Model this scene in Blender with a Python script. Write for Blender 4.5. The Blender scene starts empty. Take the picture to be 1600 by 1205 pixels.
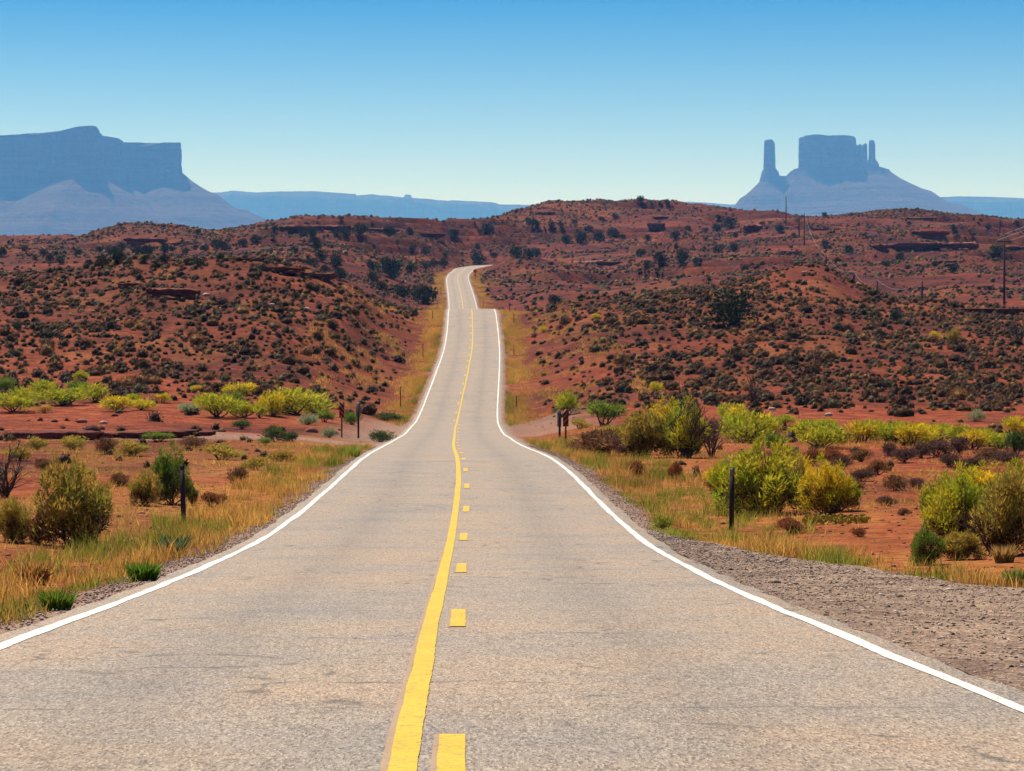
import bpy, math, random
import numpy as np
from mathutils import Vector

random.seed(7)
R = np.random.default_rng(11)
SC = bpy.context.scene
COL = SC.collection

# ------------------------------------------------------------------ camera, sky, sun, exposure
F = 4000.0          # focal length in pixels of a 1600 px wide frame (90 mm on 36 mm)
YH = 570.0          # image row of the true horizon
ZC = 1.5            # eye height
cam_d = bpy.data.cameras.new('camera')
cam = bpy.data.objects.new('camera', cam_d)
COL.objects.link(cam)
cam_d.sensor_width = 36.0
cam_d.lens = 90.0
cam_d.clip_start = 0.3
cam_d.clip_end = 90000.0
cam.location = (0, 0, ZC)
cam.rotation_euler = (math.radians(90) - math.atan((602.5 - YH) / F), 0, 0)
SC.camera = cam

SUN_EL, SUN_AZ = math.radians(60), math.radians(-30)     # ahead of the camera, to the left
SUN_DIR = Vector((math.sin(SUN_AZ) * math.cos(SUN_EL), math.cos(SUN_AZ) * math.cos(SUN_EL), math.sin(SUN_EL)))
world = bpy.data.worlds.new('World')
SC.world = world
world.use_nodes = True
wn = world.node_tree
bg = wn.nodes['Background']
sky = wn.nodes.new('ShaderNodeTexSky')
sky.sky_type = 'NISHITA'
sky.sun_disc = False
sky.sun_elevation = SUN_EL
sky.sun_rotation = SUN_AZ
sky.altitude = 1300
sky.air_density = 1.0
sky.dust_density = 0.3
sky.ozone_density = 3.0
hs = wn.nodes.new('ShaderNodeHueSaturation')
hs.inputs['Saturation'].default_value = 1.25
hs.inputs['Value'].default_value = 1.0
wn.links.new(sky.outputs['Color'], hs.inputs['Color'])
# the polarised desert sky deepens quickly above a pale horizon
tc = wn.nodes.new('ShaderNodeTexCoord'); sx = wn.nodes.new('ShaderNodeSeparateXYZ')
wn.links.new(tc.outputs['Generated'], sx.inputs[0])
rp = wn.nodes.new('ShaderNodeValToRGB'); e = rp.color_ramp.elements
for p_, c_ in ((0.0, (1.0, 0.86, 0.70)), (0.06, (1.10, 0.98, 0.92)), (0.145, (0.01, 0.37, 0.66)), (0.4, (0.01, 0.31, 0.60)), (1.0, (0.01, 0.27, 0.55))):
    k_ = e.new(p_) if p_ not in (0.0, 1.0) else e[0 if p_ == 0.0 else len(e) - 1]
    k_.color = (*c_, 1)
wn.links.new(sx.outputs[2], rp.inputs[0])
mu = wn.nodes.new('ShaderNodeMix'); mu.data_type = 'RGBA'; mu.blend_type = 'MULTIPLY'; mu.inputs[0].default_value = 1.0
wn.links.new(hs.outputs['Color'], mu.inputs[6]); wn.links.new(rp.outputs[0], mu.inputs[7])
wn.links.new(mu.outputs[2], bg.inputs['Color'])
bg.inputs['Strength'].default_value = 0.085
sun_d = bpy.data.lights.new('sun', 'SUN')
sun_d.energy = 5.0
sun_d.angle = math.radians(0.5)
sun_d.color = (1.0, 0.95, 0.86)
sun = bpy.data.objects.new('sun', sun_d)
COL.objects.link(sun)
sun.rotation_euler = SUN_DIR.to_track_quat('Z', 'Y').to_euler()
sun.location = (0, 0, 60)
SC.view_settings.view_transform = 'Standard'
SC.view_settings.look = 'None'
SC.view_settings.exposure = 0.8
SC.view_settings.gamma = 1.0
SC.view_settings.use_curve_mapping = False
SC.cycles.use_denoising = True

# ------------------------------------------------------------------ small helpers
def pchip(xk, yk, x):
    xk = np.asarray(xk, float); yk = np.asarray(yk, float); x = np.asarray(x, float)
    h = np.diff(xk); d = np.diff(yk) / h
    m = np.zeros_like(yk)
    w1 = 2 * h[1:] + h[:-1]; w2 = h[1:] + 2 * h[:-1]
    ok = d[1:] * d[:-1] > 0
    mm = np.zeros(len(d) - 1)
    mm[ok] = (w1[ok] + w2[ok]) / (w1[ok] / d[:-1][ok] + w2[ok] / d[1:][ok])
    m[1:-1] = mm; m[0] = d[0]; m[-1] = d[-1]
    x = np.clip(x, xk[0], xk[-1])
    i = np.clip(np.searchsorted(xk, x, side='right') - 1, 0, len(h) - 1)
    t = (x - xk[i]) / h[i]
    return ((2*t**3 - 3*t**2 + 1) * yk[i] + (t**3 - 2*t**2 + t) * h[i] * m[i]
            + (-2*t**3 + 3*t**2) * yk[i+1] + (t**3 - t**2) * h[i] * m[i+1])

def sstep(a, b, x):
    t = np.clip((np.asarray(x, float) - a) / (np.asarray(b, float) - a), 0, 1)
    return t * t * (3 - 2 * t)

def vnoise(x, y, seed=0):
    x = np.asarray(x, float); y = np.asarray(y, float)
    xi = np.floor(x).astype(np.int64); yi = np.floor(y).astype(np.int64)
    fx = x - xi; fy = y - yi
    fx = fx*fx*fx*(fx*(fx*6-15)+10); fy = fy*fy*fy*(fy*(fy*6-15)+10)
    def hsh(a, b):
        n = (a * 374761393 + b * 668265263 + seed * 1274126177) & 0xFFFFFFFF
        n = ((n ^ (n >> 13)) * 1274126177) & 0xFFFFFFFF
        n = ((n ^ (n >> 16)) * 2246822519) & 0xFFFFFFFF
        return ((n ^ (n >> 15)) & 0xFFFFFF) / float(0xFFFFFF)
    a = hsh(xi, yi); b = hsh(xi+1, yi); c = hsh(xi, yi+1); d = hsh(xi+1, yi+1)
    return (a*(1-fx)+b*fx)*(1-fy) + (c*(1-fx)+d*fx)*fy

def fbm(x, y, seed=0, octv=4):
    s = 0; a = 0.5; t = 0
    for o in range(octv):
        s = s + a * vnoise(x * 2**o + 13.7*o, y * 2**o - 7.1*o, seed + o); t += a; a *= 0.5
    return s / t          # 0..1

def mesh(name, verts, faces, mat=None, parent=None, col=None, smooth=False, uv=None, link=True):
    """one mesh object; faces is an (n,3) or (n,4) array or a list of both; col per vertex"""
    me = bpy.data.meshes.new(name)
    verts = np.asarray(verts, np.float32)
    fl = faces if isinstance(faces, list) else [faces]
    fl = [np.asarray(f, np.int32) for f in fl if len(f)]
    me.vertices.add(len(verts)); me.vertices.foreach_set('co', verts.ravel())
    nl = sum(f.size for f in fl); nf = sum(len(f) for f in fl)
    me.loops.add(nl); me.polygons.add(nf)
    li = np.concatenate([f.ravel() for f in fl])
    tot = np.concatenate([np.full(len(f), f.shape[1], np.int32) for f in fl])
    st = np.concatenate([[0], np.cumsum(tot)[:-1]]).astype(np.int32)
    me.loops.foreach_set('vertex_index', li)
    me.polygons.foreach_set('loop_start', st)
    me.polygons.foreach_set('loop_total', tot)
    if smooth:
        me.polygons.foreach_set('use_smooth', np.ones(nf, bool))
    if col is not None:
        ca = me.color_attributes.new('tint', 'FLOAT_COLOR', 'POINT')
        c = np.ones((len(verts), 4), np.float32); c[:, :3] = col
        ca.data.foreach_set('color', c.ravel())
    if uv is not None:
        ul = me.uv_layers.new(name='UVMap')
        ul.data.foreach_set('uv', np.asarray(uv, np.float32)[li].ravel())
    me.update(calc_edges=True)
    me.validate()
    if mat: me.materials.append(mat)
    o = bpy.data.objects.new(name, me)
    if link: COL.objects.link(o)
    if parent: o.parent = parent
    return o

def empty(name, loc):
    o = bpy.data.objects.new(name, None); COL.objects.link(o); o.location = loc
    o.empty_display_size = 0.2
    return o

def tag(o, label=None, cat=None, group=None, kind=None):
    if label: o['label'] = label
    if cat: o['category'] = cat
    if group: o['group'] = group
    if kind: o['kind'] = kind
    return o

class MB:
    """collects boxes and tubes into one mesh"""
    def __init__(s): s.v = []; s.q = []; s.t = []; s.n = 0
    def add(s, v, q=(), t=()):
        v = np.asarray(v, float); s.v.append(v)
        if len(q): s.q.append(np.asarray(q) + s.n)
        if len(t): s.t.append(np.asarray(t) + s.n)
        s.n += len(v); return s
    def box(s, c, size, rz=0.0, ry=0.0):
        x, y, z = np.array(size) / 2
        v = np.array([[i*x, j*y, k*z] for i in (-1, 1) for j in (-1, 1) for k in (-1, 1)])
        cy, sy = math.cos(ry), math.sin(ry)
        v = np.stack([v[:, 0]*cy + v[:, 2]*sy, v[:, 1], -v[:, 0]*sy + v[:, 2]*cy], 1)
        cz, sz = math.cos(rz), math.sin(rz)
        v = np.stack([v[:, 0]*cz - v[:, 1]*sz, v[:, 0]*sz + v[:, 1]*cz, v[:, 2]], 1) + np.array(c)
        return s.add(v, [[0, 1, 3, 2], [4, 6, 7, 5], [0, 4, 5, 1], [2, 3, 7, 6], [0, 2, 6, 4], [1, 5, 7, 3]])
    def tube(s, pts, rad, n=6):
        pts = np.asarray(pts, float); rad = np.broadcast_to(np.asarray(rad, float), (len(pts),))
        rings = []
        for i, p in enumerate(pts):
            d = pts[min(i+1, len(pts)-1)] - pts[max(i-1, 0)]; d = d / (np.linalg.norm(d) + 1e-9)
            a = np.cross(d, [0, 0, 1.0] if abs(d[2]) < 0.9 else [1.0, 0, 0]); a /= np.linalg.norm(a)
            b = np.cross(d, a)
            th = np.arange(n) * 2 * math.pi / n
            rings.append(p + rad[i] * (np.cos(th)[:, None] * a + np.sin(th)[:, None] * b))
        v = np.concatenate(rings); q = []
        for i in range(len(pts) - 1):
            for k in range(n):
                q.append([i*n+k, i*n+(k+1) % n, (i+1)*n+(k+1) % n, (i+1)*n+k])
        t = []
        for base, flip in ((0, True), ((len(pts)-1)*n, False)):
            for k in range(1, n-1):
                t.append([base, base+k+1, base+k] if flip else [base, base+k, base+k+1])
        return s.add(v, q, t)
    def build(s, name, mat, parent=None, smooth=False):
        fl = []
        if s.q: fl.append(np.concatenate(s.q))
        if s.t: fl.append(np.concatenate(s.t))
        return mesh(name, np.concatenate(s.v), fl, mat, parent, smooth=smooth)

# ------------------------------------------------------------------ materials
def new_mat(name):
    m = bpy.data.materials.new(name); m.use_nodes = True
    nt = m.node_tree; b = nt.nodes['Principled BSDF']
    b.inputs['Roughness'].default_value = 0.9
    b.inputs['Specular IOR Level'].default_value = 0.15
    return m, nt, b

def N(nt, typ, **kw):
    n = nt.nodes.new(typ)
    for k, v in kw.items():
        if k in n.inputs: n.inputs[k].default_value = v
        else: setattr(n, k, v)
    return n

def noise_node(nt, scale, detail=4, rough=0.6, vec=None):
    n = N(nt, 'ShaderNodeTexNoise'); n.inputs['Scale'].default_value = scale
    n.inputs['Detail'].default_value = detail; n.inputs['Roughness'].default_value = rough
    if vec is not None: nt.links.new(vec, n.inputs['Vector'])
    return n.outputs['Fac']

def ramp(nt, fac, stops):
    r = nt.nodes.new('ShaderNodeValToRGB'); e = r.color_ramp.elements
    while len(e) < len(stops): e.new(0.5)
    for el, (p, c) in zip(e, stops):
        el.position = p; el.color = (*c, 1) if len(c) == 3 else c
    nt.links.new(fac, r.inputs['Fac']); return r.outputs['Color']

def mix(nt, fac, a, b, mode='MIX'):
    m = nt.nodes.new('ShaderNodeMix'); m.data_type = 'RGBA'; m.blend_type = mode
    for sock, v in ((m.inputs['Factor'], fac), (m.inputs['A'], a), (m.inputs['B'], b)):
        pass
    ins = [m.inputs[0], m.inputs[6], m.inputs[7]]
    for s, v in zip(ins, (fac, a, b)):
        if isinstance(v, (int, float)): s.default_value = v
        elif isinstance(v, tuple): s.default_value = (*v, 1)
        else: nt.links.new(v, s)
    return m.outputs[2]

def math_n(nt, op, a, b=None):
    m = nt.nodes.new('ShaderNodeMath'); m.operation = op
    for s, v in zip(m.inputs, (a, b)):
        if v is None: continue
        if isinstance(v, (int, float)): s.default_value = v
        else: nt.links.new(v, s)
    return m.outputs[0]

def bump(nt, b, h, strength=0.5, dist=0.02):
    n = nt.nodes.new('ShaderNodeBump'); n.inputs['Strength'].default_value = strength
    n.inputs['Distance'].default_value = dist
    nt.links.new(h, n.inputs['Height']); nt.links.new(n.outputs['Normal'], b.inputs['Normal'])

def pos(nt):
    return nt.nodes.new('ShaderNodeNewGeometry').outputs['Position']

def plain(name, c, rough=0.8, metal=0.0, nscale=6.0, var=0.35):
    m, nt, b = new_mat(name)
    f = noise_node(nt, nscale, 5, 0.65)
    lo = tuple(x * (1 - var) for x in c); hi = tuple(min(1, x * (1 + var)) for x in c)
    nt.links.new(ramp(nt, f, [(0.3, lo), (0.7, hi)]), b.inputs['Base Color'])
    b.inputs['Roughness'].default_value = rough; b.inputs['Metallic'].default_value = metal
    return m

# soil: tint.r = dry grass litter, tint.g = gravel, tint.b = maroon layer
m_soil, nt, b = new_mat('red_soil')
P = pos(nt)
att = N(nt, 'ShaderNodeAttribute', attribute_name='tint')
sep = nt.nodes.new('ShaderNodeSeparateColor'); nt.links.new(att.outputs['Color'], sep.inputs[0])
n_big = noise_node(nt, 0.045, 5, 0.6, P); n_mid = noise_node(nt, 0.5, 6, 0.7, P); n_fine = noise_node(nt, 5.0, 6, 0.75, P)
soil = ramp(nt, n_mid, [(0.28, (0.075, 0.015, 0.006)), (0.5, (0.19, 0.040, 0.013)), (0.72, (0.31, 0.086, 0.032))])
mar = ramp(nt, n_mid, [(0.3, (0.022, 0.007, 0.0055)), (0.55, (0.060, 0.0135, 0.009)), (0.75, (0.12, 0.033, 0.023))])
mfac = math_n(nt, 'MULTIPLY', sep.outputs[2], ramp(nt, n_big, [(0.35, (0.35,)*3), (0.6, (1,)*3)]))
c = mix(nt, mfac, soil, mar)
speck = ramp(nt, n_fine, [(0.34, (0.22, 0.19, 0.18)), (0.48, (1, 1, 1)), (0.70, (1.3, 1.25, 1.2))])
c = mix(nt, 1.0, c, speck, 'MULTIPLY')
c = mix(nt, 1.0, c, ramp(nt, noise_node(nt, 1.5, 6, 0.8, P), [(0.34, (0.42, 0.40, 0.42)), (0.50, (1, 1, 1)), (0.7, (1.2, 1.25, 1.25))]), 'MULTIPLY')
n_st = noise_node(nt, 2.2, 5, 0.75, P)
stf = math_n(nt, 'MULTIPLY', sep.outputs[0], ramp(nt, n_st, [(0.35, (0.0,)*3), (0.58, (1,)*3)]))
straw = ramp(nt, n_fine, [(0.3, (0.13, 0.045, 0.010)), (0.6, (0.36, 0.15, 0.035))])
c = mix(nt, stf, c, straw)
vor = N(nt, 'ShaderNodeTexVoronoi', Scale=22.0); nt.links.new(P, vor.inputs['Vector'])
vsep = nt.nodes.new('ShaderNodeSeparateColor'); nt.links.new(vor.outputs['Color'], vsep.inputs[0])
grav = ramp(nt, vsep.outputs[0], [(0.0, (0.10, 0.065, 0.05)), (0.5, (0.23, 0.14, 0.10)), (1.0, (0.34, 0.24, 0.18))])
c = mix(nt, sep.outputs[1], c, grav)
nt.links.new(c, b.inputs['Base Color'])
hh = math_n(nt, 'ADD', math_n(nt, 'MULTIPLY', n_fine, 0.5), math_n(nt, 'MULTIPLY', n_mid, 2.0))
bump(nt, b, hh, 0.9, 0.12)
b.inputs['Specular IOR Level'].default_value = 0.05

# asphalt: uv in metres, x across, y along
m_road, nt, b = new_mat('worn_asphalt')
P = pos(nt)
uvn = nt.nodes.new('ShaderNodeUVMap')
sepu = nt.nodes.new('ShaderNodeSeparateXYZ'); nt.links.new(uvn.outputs[0], sepu.inputs[0])
gsc = nt.nodes.new('ShaderNodeVectorMath'); gsc.operation = 'MULTIPLY'; nt.links.new(uvn.outputs[0], gsc.inputs[0]); gsc.inputs[1].default_value = (1.0, 0.24, 1.0)
G = gsc.outputs[0]
agg = N(nt, 'ShaderNodeTexVoronoi', Scale=88.0); nt.links.new(G, agg.inputs['Vector'])
asep = nt.nodes.new('ShaderNodeSeparateColor'); nt.links.new(agg.outputs['Color'], asep.inputs[0])
c = ramp(nt, asep.outputs[0], [(0.0, (0.092, 0.070, 0.052)), (0.25, (0.176, 0.140, 0.107)), (0.75, (0.240, 0.196, 0.153)), (1.0, (0.33, 0.277, 0.225))])
n_a = noise_node(nt, 11.0, 6, 0.85, G)
c = mix(nt, 1.0, c, ramp(nt, n_a, [(0.33, (0.58, 0.55, 0.52)), (0.45, (0.97, 0.96, 0.95)), (0.7, (1.10, 1.08, 1.05))]), 'MULTIPLY')
n_b = noise_node(nt, 0.42, 5, 0.65, P)
c = mix(nt, 1.0, c, ramp(nt, n_b, [(0.3, (0.80, 0.84, 0.90)), (0.48, (1, 0.98, 0.95)), (0.66, (1.16, 1.03, 0.88))]), 'MULTIPLY')
# cracks: thin lines of a warped voronoi, only in patches
wv = N(nt, 'ShaderNodeTexNoise', Scale=0.9, Detail=5.0); nt.links.new(P, wv.inputs['Vector'])
wadd = nt.nodes.new('ShaderNodeVectorMath'); wadd.operation = 'MULTIPLY_ADD'
nt.links.new(wv.outputs['Color'], wadd.inputs[0]); wadd.inputs[1].default_value = (1.6, 1.6, 0); nt.links.new(P, wadd.inputs[2])
cr = N(nt, 'ShaderNodeTexVoronoi', Scale=0.55, feature='DISTANCE_TO_EDGE'); nt.links.new(wadd.outputs[0], cr.inputs['Vector'])
crk = ramp(nt, cr.outputs['Distance'], [(0.0, (1, 1, 1)), (0.035, (0, 0, 0))])
patch = ramp(nt, noise_node(nt, 0.22, 3, 0.6, P), [(0.43, (0, 0, 0)), (0.54, (1, 1, 1))])
patch2 = ramp(nt, noise_node(nt, 3.0, 3, 0.7, P), [(0.45, (0, 0, 0)), (0.6, (1, 1, 1))])
cf = math_n(nt, 'MULTIPLY', math_n(nt, 'MULTIPLY', crk, patch), patch2)
c = mix(nt, math_n(nt, 'MULTIPLY', cf, 0.9), c, (0.05, 0.04, 0.032))
# dark lateral joints every few metres, broken up
wob = noise_node(nt, 0.8, 3, 0.6, P)
yy = math_n(nt, 'ADD', sepu.outputs[1], math_n(nt, 'MULTIPLY', wob, 0.5))
jm = math_n(nt, 'ABSOLUTE', math_n(nt, 'SUBTRACT', math_n(nt, 'FRACT', math_n(nt, 'MULTIPLY', yy, 0.21)), 0.5))
jl = ramp(nt, jm, [(0.0, (1, 1, 1)), (0.011, (0, 0, 0))])
jf = math_n(nt, 'MULTIPLY', math_n(nt, 'MULTIPLY', jl, 0.8), ramp(nt, noise_node(nt, 0.6, 4, 0.7, P), [(0.48, (0, 0, 0)), (0.62, (1, 1, 1))]))
c = mix(nt, jf, c, (0.07, 0.06, 0.05))
# oil drip down the lane centres and pale wheel tracks
lane = math_n(nt, 'ABSOLUTE', math_n(nt, 'SUBTRACT', math_n(nt, 'ABSOLUTE', sepu.outputs[0]), 1.68))
oil = ramp(nt, lane, [(0.0, (0.88, 0.88, 0.89)), (0.45, (1, 1, 1)), (0.9, (1.07, 1.05, 1.03))])
c = mix(nt, 1.0, c, oil, 'MULTIPLY')
nt.links.new(c, b.inputs['Base Color'])
bump(nt, b, math_n(nt, 'ADD', agg.outputs['Distance'], n_a), 0.45, 0.012)
b.inputs['Roughness'].default_value = 0.8
b.inputs['Specular IOR Level'].default_value = 0.35

def paint(name, c):
    m, nt, b = new_mat(name); P = pos(nt)
    f = noise_node(nt, 18.0, 6, 0.8, P); g = noise_node(nt, 1.1, 4, 0.6, P)
    f2 = noise_node(nt, 55.0, 4, 0.8, P)
    cc = ramp(nt, math_n(nt, 'ADD', math_n(nt, 'MULTIPLY', f, 0.6), math_n(nt, 'MULTIPLY', f2, 0.4)), [(0.405, (0.17, 0.135, 0.10)), (0.465, tuple(x * 0.84 for x in c)), (0.62, c)])
    cc = mix(nt, 1.0, cc, ramp(nt, g, [(0.3, (0.86, 0.86, 0.86)), (0.65, (1.0, 1.0, 1.0))]), 'MULTIPLY')
    nt.links.new(cc, b.inputs['Base Color']); b.inputs['Roughness'].default_value = 0.65
    bump(nt, b, f, 0.3, 0.006)
    return m
m_white = paint('white_road_paint', (0.66, 0.63, 0.57))
m_yellow = paint('yellow_road_paint', (0.57, 0.375, 0.024))
m_ghost = paint('faded_orange_paint', (0.34, 0.225, 0.13))

m_grav, nt, b = new_mat('pale_gravel')
P = pos(nt)
v1 = N(nt, 'ShaderNodeTexVoronoi', Scale=34.0); nt.links.new(P, v1.inputs['Vector'])
s1 = nt.nodes.new('ShaderNodeSeparateColor'); nt.links.new(v1.outputs['Color'], s1.inputs[0])
c = ramp(nt, s1.outputs[0], [(0.0, (0.06, 0.04, 0.03)), (0.25, (0.19, 0.122, 0.082)), (0.7, (0.315, 0.220, 0.152)), (1.0, (0.50, 0.385, 0.29))])
c = mix(nt, 1.0, c, ramp(nt, noise_node(nt, 0.7, 5, 0.65, P), [(0.3, (0.48, 0.40, 0.36)), (0.5, (0.88, 0.85, 0.82)), (0.72, (1.05, 1.0, 0.94))]), 'MULTIPLY')
c = mix(nt, 1.0, c, ramp(nt, noise_node(nt, 6.0, 5, 0.75, P), [(0.34, (0.45, 0.40, 0.38)), (0.5, (1, 1, 1))]), 'MULTIPLY')
attg = N(nt, 'ShaderNodeAttribute', attribute_name='tint'); sg = nt.nodes.new('ShaderNodeSeparateColor')
nt.links.new(attg.outputs['Color'], sg.inputs[0])
c = mix(nt, math_n(nt, 'MULTIPLY', sg.outputs[0], 0.7), c, ramp(nt, s1.outputs[1], [(0.1, (0.045, 0.033, 0.028)), (0.9, (0.22, 0.13, 0.095))]))
nt.links.new(c, b.inputs['Base Color'])
bump(nt, b, v1.outputs['Distance'], 0.8, 0.03)

def tinted(name, transl=0.35, rough=0.8, var=0.3, nscale=9.0):
    """foliage: colour from the tint attribute, some light passes through"""
    m, nt, b = new_mat(name)
    a = N(nt, 'ShaderNodeAttribute', attribute_name='tint')
    f = noise_node(nt, nscale, 3, 0.6)
    c = mix(nt, 1.0, a.outputs['Color'], ramp(nt, f, [(0.3, (1-var,)*3), (0.7, (1+var,)*3)]), 'MULTIPLY')
    nt.links.new(c, b.inputs['Base Color']); b.inputs['Roughness'].default_value = rough
    b.inputs['Specular IOR Level'].default_value = 0.1
    if transl:
        t = nt.nodes.new('ShaderNodeBsdfTranslucent'); nt.links.new(c, t.inputs['Color'])
        ms = nt.nodes.new('ShaderNodeMixShader'); ms.inputs[0].default_value = transl
        nt.links.new(b.outputs[0], ms.inputs[1]); nt.links.new(t.outputs[0], ms.inputs[2])
        nt.links.new(ms.outputs[0], nt.nodes['Material Output'].inputs['Surface'])
    return m
m_leaf = tinted('bush_leaf', 0.5)
m_grass = tinted('grass_blade', 0.45)
m_shrub = tinted('dark_shrub_leaf', 0.15)
m_needle = tinted('juniper_needle', 0.12)
m_stone = tinted('stone', 0.0, 0.95, 0.25, 30.0)
m_wood = plain('grey_brown_wood', (0.085, 0.055, 0.04), 0.9, 0, 12)
m_pole = plain('weathered_pole', (0.055, 0.035, 0.028), 0.9, 0, 8)
m_post = plain('dark_post', (0.028, 0.022, 0.02), 0.7, 0, 20)
m_steel = plain('galvanised_steel', (0.16, 0.13, 0.12), 0.5, 0.4, 14)
m_black = plain('sign_black', (0.015, 0.013, 0.012), 0.6)
m_orange = plain('sign_orange', (0.36, 0.075, 0.02), 0.6, 0, 10, 0.2)
m_signback = plain('dull_sign_back', (0.17, 0.13, 0.12), 0.55, 0.2, 9, 0.2)
m_diamond = plain('warning_orange', (0.62, 0.13, 0.02), 0.6, 0, 10, 0.15)
m_refl = plain('reflector_white', (0.45, 0.42, 0.38), 0.4)
m_glass = plain('insulator_glass', (0.22, 0.2, 0.18), 0.3)
m_wire = plain('aluminium_wire', (0.36, 0.31, 0.28), 0.4, 0.3)

m_rock, nt, b = new_mat('layered_sandstone')
P = pos(nt)
sp = nt.nodes.new('ShaderNodeSeparateXYZ'); nt.links.new(P, sp.inputs[0])
lay = N(nt, 'ShaderNodeTexNoise', Scale=1.0, Detail=4.0)
cmb = nt.nodes.new('ShaderNodeCombineXYZ')
nt.links.new(math_n(nt, 'MULTIPLY', sp.outputs[0], 0.06), cmb.inputs[0]); nt.links.new(math_n(nt, 'MULTIPLY', sp.outputs[1], 0.06), cmb.inputs[1])
nt.links.new(math_n(nt, 'MULTIPLY', sp.outputs[2], 2.2), cmb.inputs[2]); nt.links.new(cmb.outputs[0], lay.inputs['Vector'])
c = ramp(nt, lay.outputs['Fac'], [(0.3, (0.075, 0.020, 0.014)), (0.5, (0.16, 0.044, 0.028)), (0.7, (0.26, 0.088, 0.054))])
nf = noise_node(nt, 1.6, 6, 0.75, P)
c = mix(nt, 1.0, c, ramp(nt, nf, [(0.3, (0.55, 0.52, 0.5)), (0.6, (1.1, 1.08, 1.05))]), 'MULTIPLY')
nt.links.new(c, b.inputs['Base Color'])
bump(nt, b, math_n(nt, 'ADD', lay.outputs['Fac'], nf), 0.8, 0.4)

m_mesa, nt, b = new_mat('canyon_sandstone')
P = pos(nt)
sp = nt.nodes.new('ShaderNodeSeparateXYZ'); nt.links.new(P, sp.inputs[0])
cmb = nt.nodes.new('ShaderNodeCombineXYZ')
nt.links.new(math_n(nt, 'MULTIPLY', sp.outputs[0], 0.0006), cmb.inputs[0]); nt.links.new(math_n(nt, 'MULTIPLY', sp.outputs[1], 0.0006), cmb.inputs[1])
nt.links.new(math_n(nt, 'MULTIPLY', sp.outputs[2], 0.0225), cmb.inputs[2])
lay = N(nt, 'ShaderNodeTexNoise', Scale=1.0, Detail=5.0, Roughness=0.65); nt.links.new(cmb.outputs[0], lay.inputs['Vector'])
c = ramp(nt, lay.outputs['Fac'], [(0.32, (0.038, 0.025, 0.023)), (0.46, (0.092, 0.056, 0.047)), (0.54, (0.044, 0.028, 0.025)), (0.7, (0.115, 0.072, 0.060))])
cmb2 = nt.nodes.new('ShaderNodeCombineXYZ')
nt.links.new(math_n(nt, 'MULTIPLY', sp.outputs[0], 0.022), cmb2.inputs[0]); nt.links.new(math_n(nt, 'MULTIPLY', sp.outputs[1], 0.022), cmb2.inputs[1])
nt.links.new(math_n(nt, 'MULTIPLY', sp.outputs[2], 0.002), cmb2.inputs[2])
nf = noise_node(nt, 1.0, 6, 0.75, cmb2.outputs[0])
c = mix(nt, 1.0, c, ramp(nt, nf, [(0.3, (0.45, 0.43, 0.42)), (0.62, (1.2, 1.18, 1.15))]), 'MULTIPLY')
nt.links.new(c, b.inputs['Base Color'])
bump(nt, b, math_n(nt, 'ADD', lay.outputs['Fac'], nf), 1.0, 60.0)

# ------------------------------------------------------------------ road line
RD = [0, 6, 12, 20.5, 34, 46.6, 59, 75, 86, 100, 114, 134, 150, 179, 205, 227, 244, 275, 308, 340, 367, 385, 405, 430, 500, 560, 610, 670, 740, 800, 860, 905]
RH = [1.49, 1.70, 1.905, 2.20, 2.72, 3.08, 3.2, 3.22, 3.27, 3.46, 3.73, 4.09, 4.33, 4.70, 4.71, 3.97, 2.78, 0.55, -1.77, -4.75, -7.6, -8.4, -8.6, -8.5, -8.5, -10.2, -13.1, -17.6, -22.9, -26.9, -30.6, -34.2]
RX = [-0.25, -0.36, -0.5, -0.72, -0.93, -1.08, -1.28, -1.54, -1.80, -2.2, -2.6, -3.1, -3.4, -4.03, -4.5, -4.68, -4.66, -4.7, -4.82, -5.2, -5.75, -6.1, -6.5, -7.1, -8.8, -10.3, -11.6, -13.2, -15.4, -17.1, -17.9, -15.8]
def road_h(d): return np.where(np.asarray(d) < 0, 1.49 + 0.0 * np.asarray(d), pchip(RD, RH, d))
_rxs = np.linspace(-40, 905, 1891)
def _smooth(a, k):
    p = np.pad(a, k, mode='reflect', reflect_type='odd'); return np.convolve(p, np.ones(2*k+1)/(2*k+1), 'valid')
_rxv = _smooth(_smooth(np.where(_rxs < 0, -0.25, np.interp(_rxs, RD, RX)), 24), 24)
def road_x(d): return np.interp(d, _rxs, _rxv)
# straight part by depth, then the bend to the right behind the knoll
cy = np.concatenate([np.arange(-30, 8, 0.5), np.arange(8, 36, 0.08), np.arange(36, 60, 0.3), np.arange(60, 400, 1.0), np.arange(400, 880, 2.0)])
line = np.stack([road_x(cy), cy, ZC - road_h(cy)], 1)
bend = np.array([[-17.6, 880, 33.4], [-16.6, 900, 35.2], [-14.2, 920, 36.6], [-9.6, 938, 37.9], [-2.5, 951, 38.7], [8, 960, 39.3], [22, 966, 40.2], [45, 972, 41.8], [80, 978, 44.0], [130, 984, 47.0]])
tb = np.linspace(0, len(bend)-1, 120)
bend_s = np.stack([pchip(np.arange(len(bend)), bend[:, k], tb) for k in range(3)], 1)
off = line[-1] - bend_s[0]
bend_s = bend_s + off * np.exp(-np.arange(120) / 25.0)[:, None]
line = np.concatenate([line, bend_s[1:]])
tan = np.gradient(line, axis=0); tan[:, 2] = 0; tan /= np.linalg.norm(tan, axis=1)[:, None]
nrm = np.stack([tan[:, 1], -tan[:, 0], np.zeros(len(tan))], 1)     # to the right
arc = np.concatenate([[0], np.cumsum(np.linalg.norm(np.diff(line, axis=0), axis=1))])
HALF = 3.35

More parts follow.
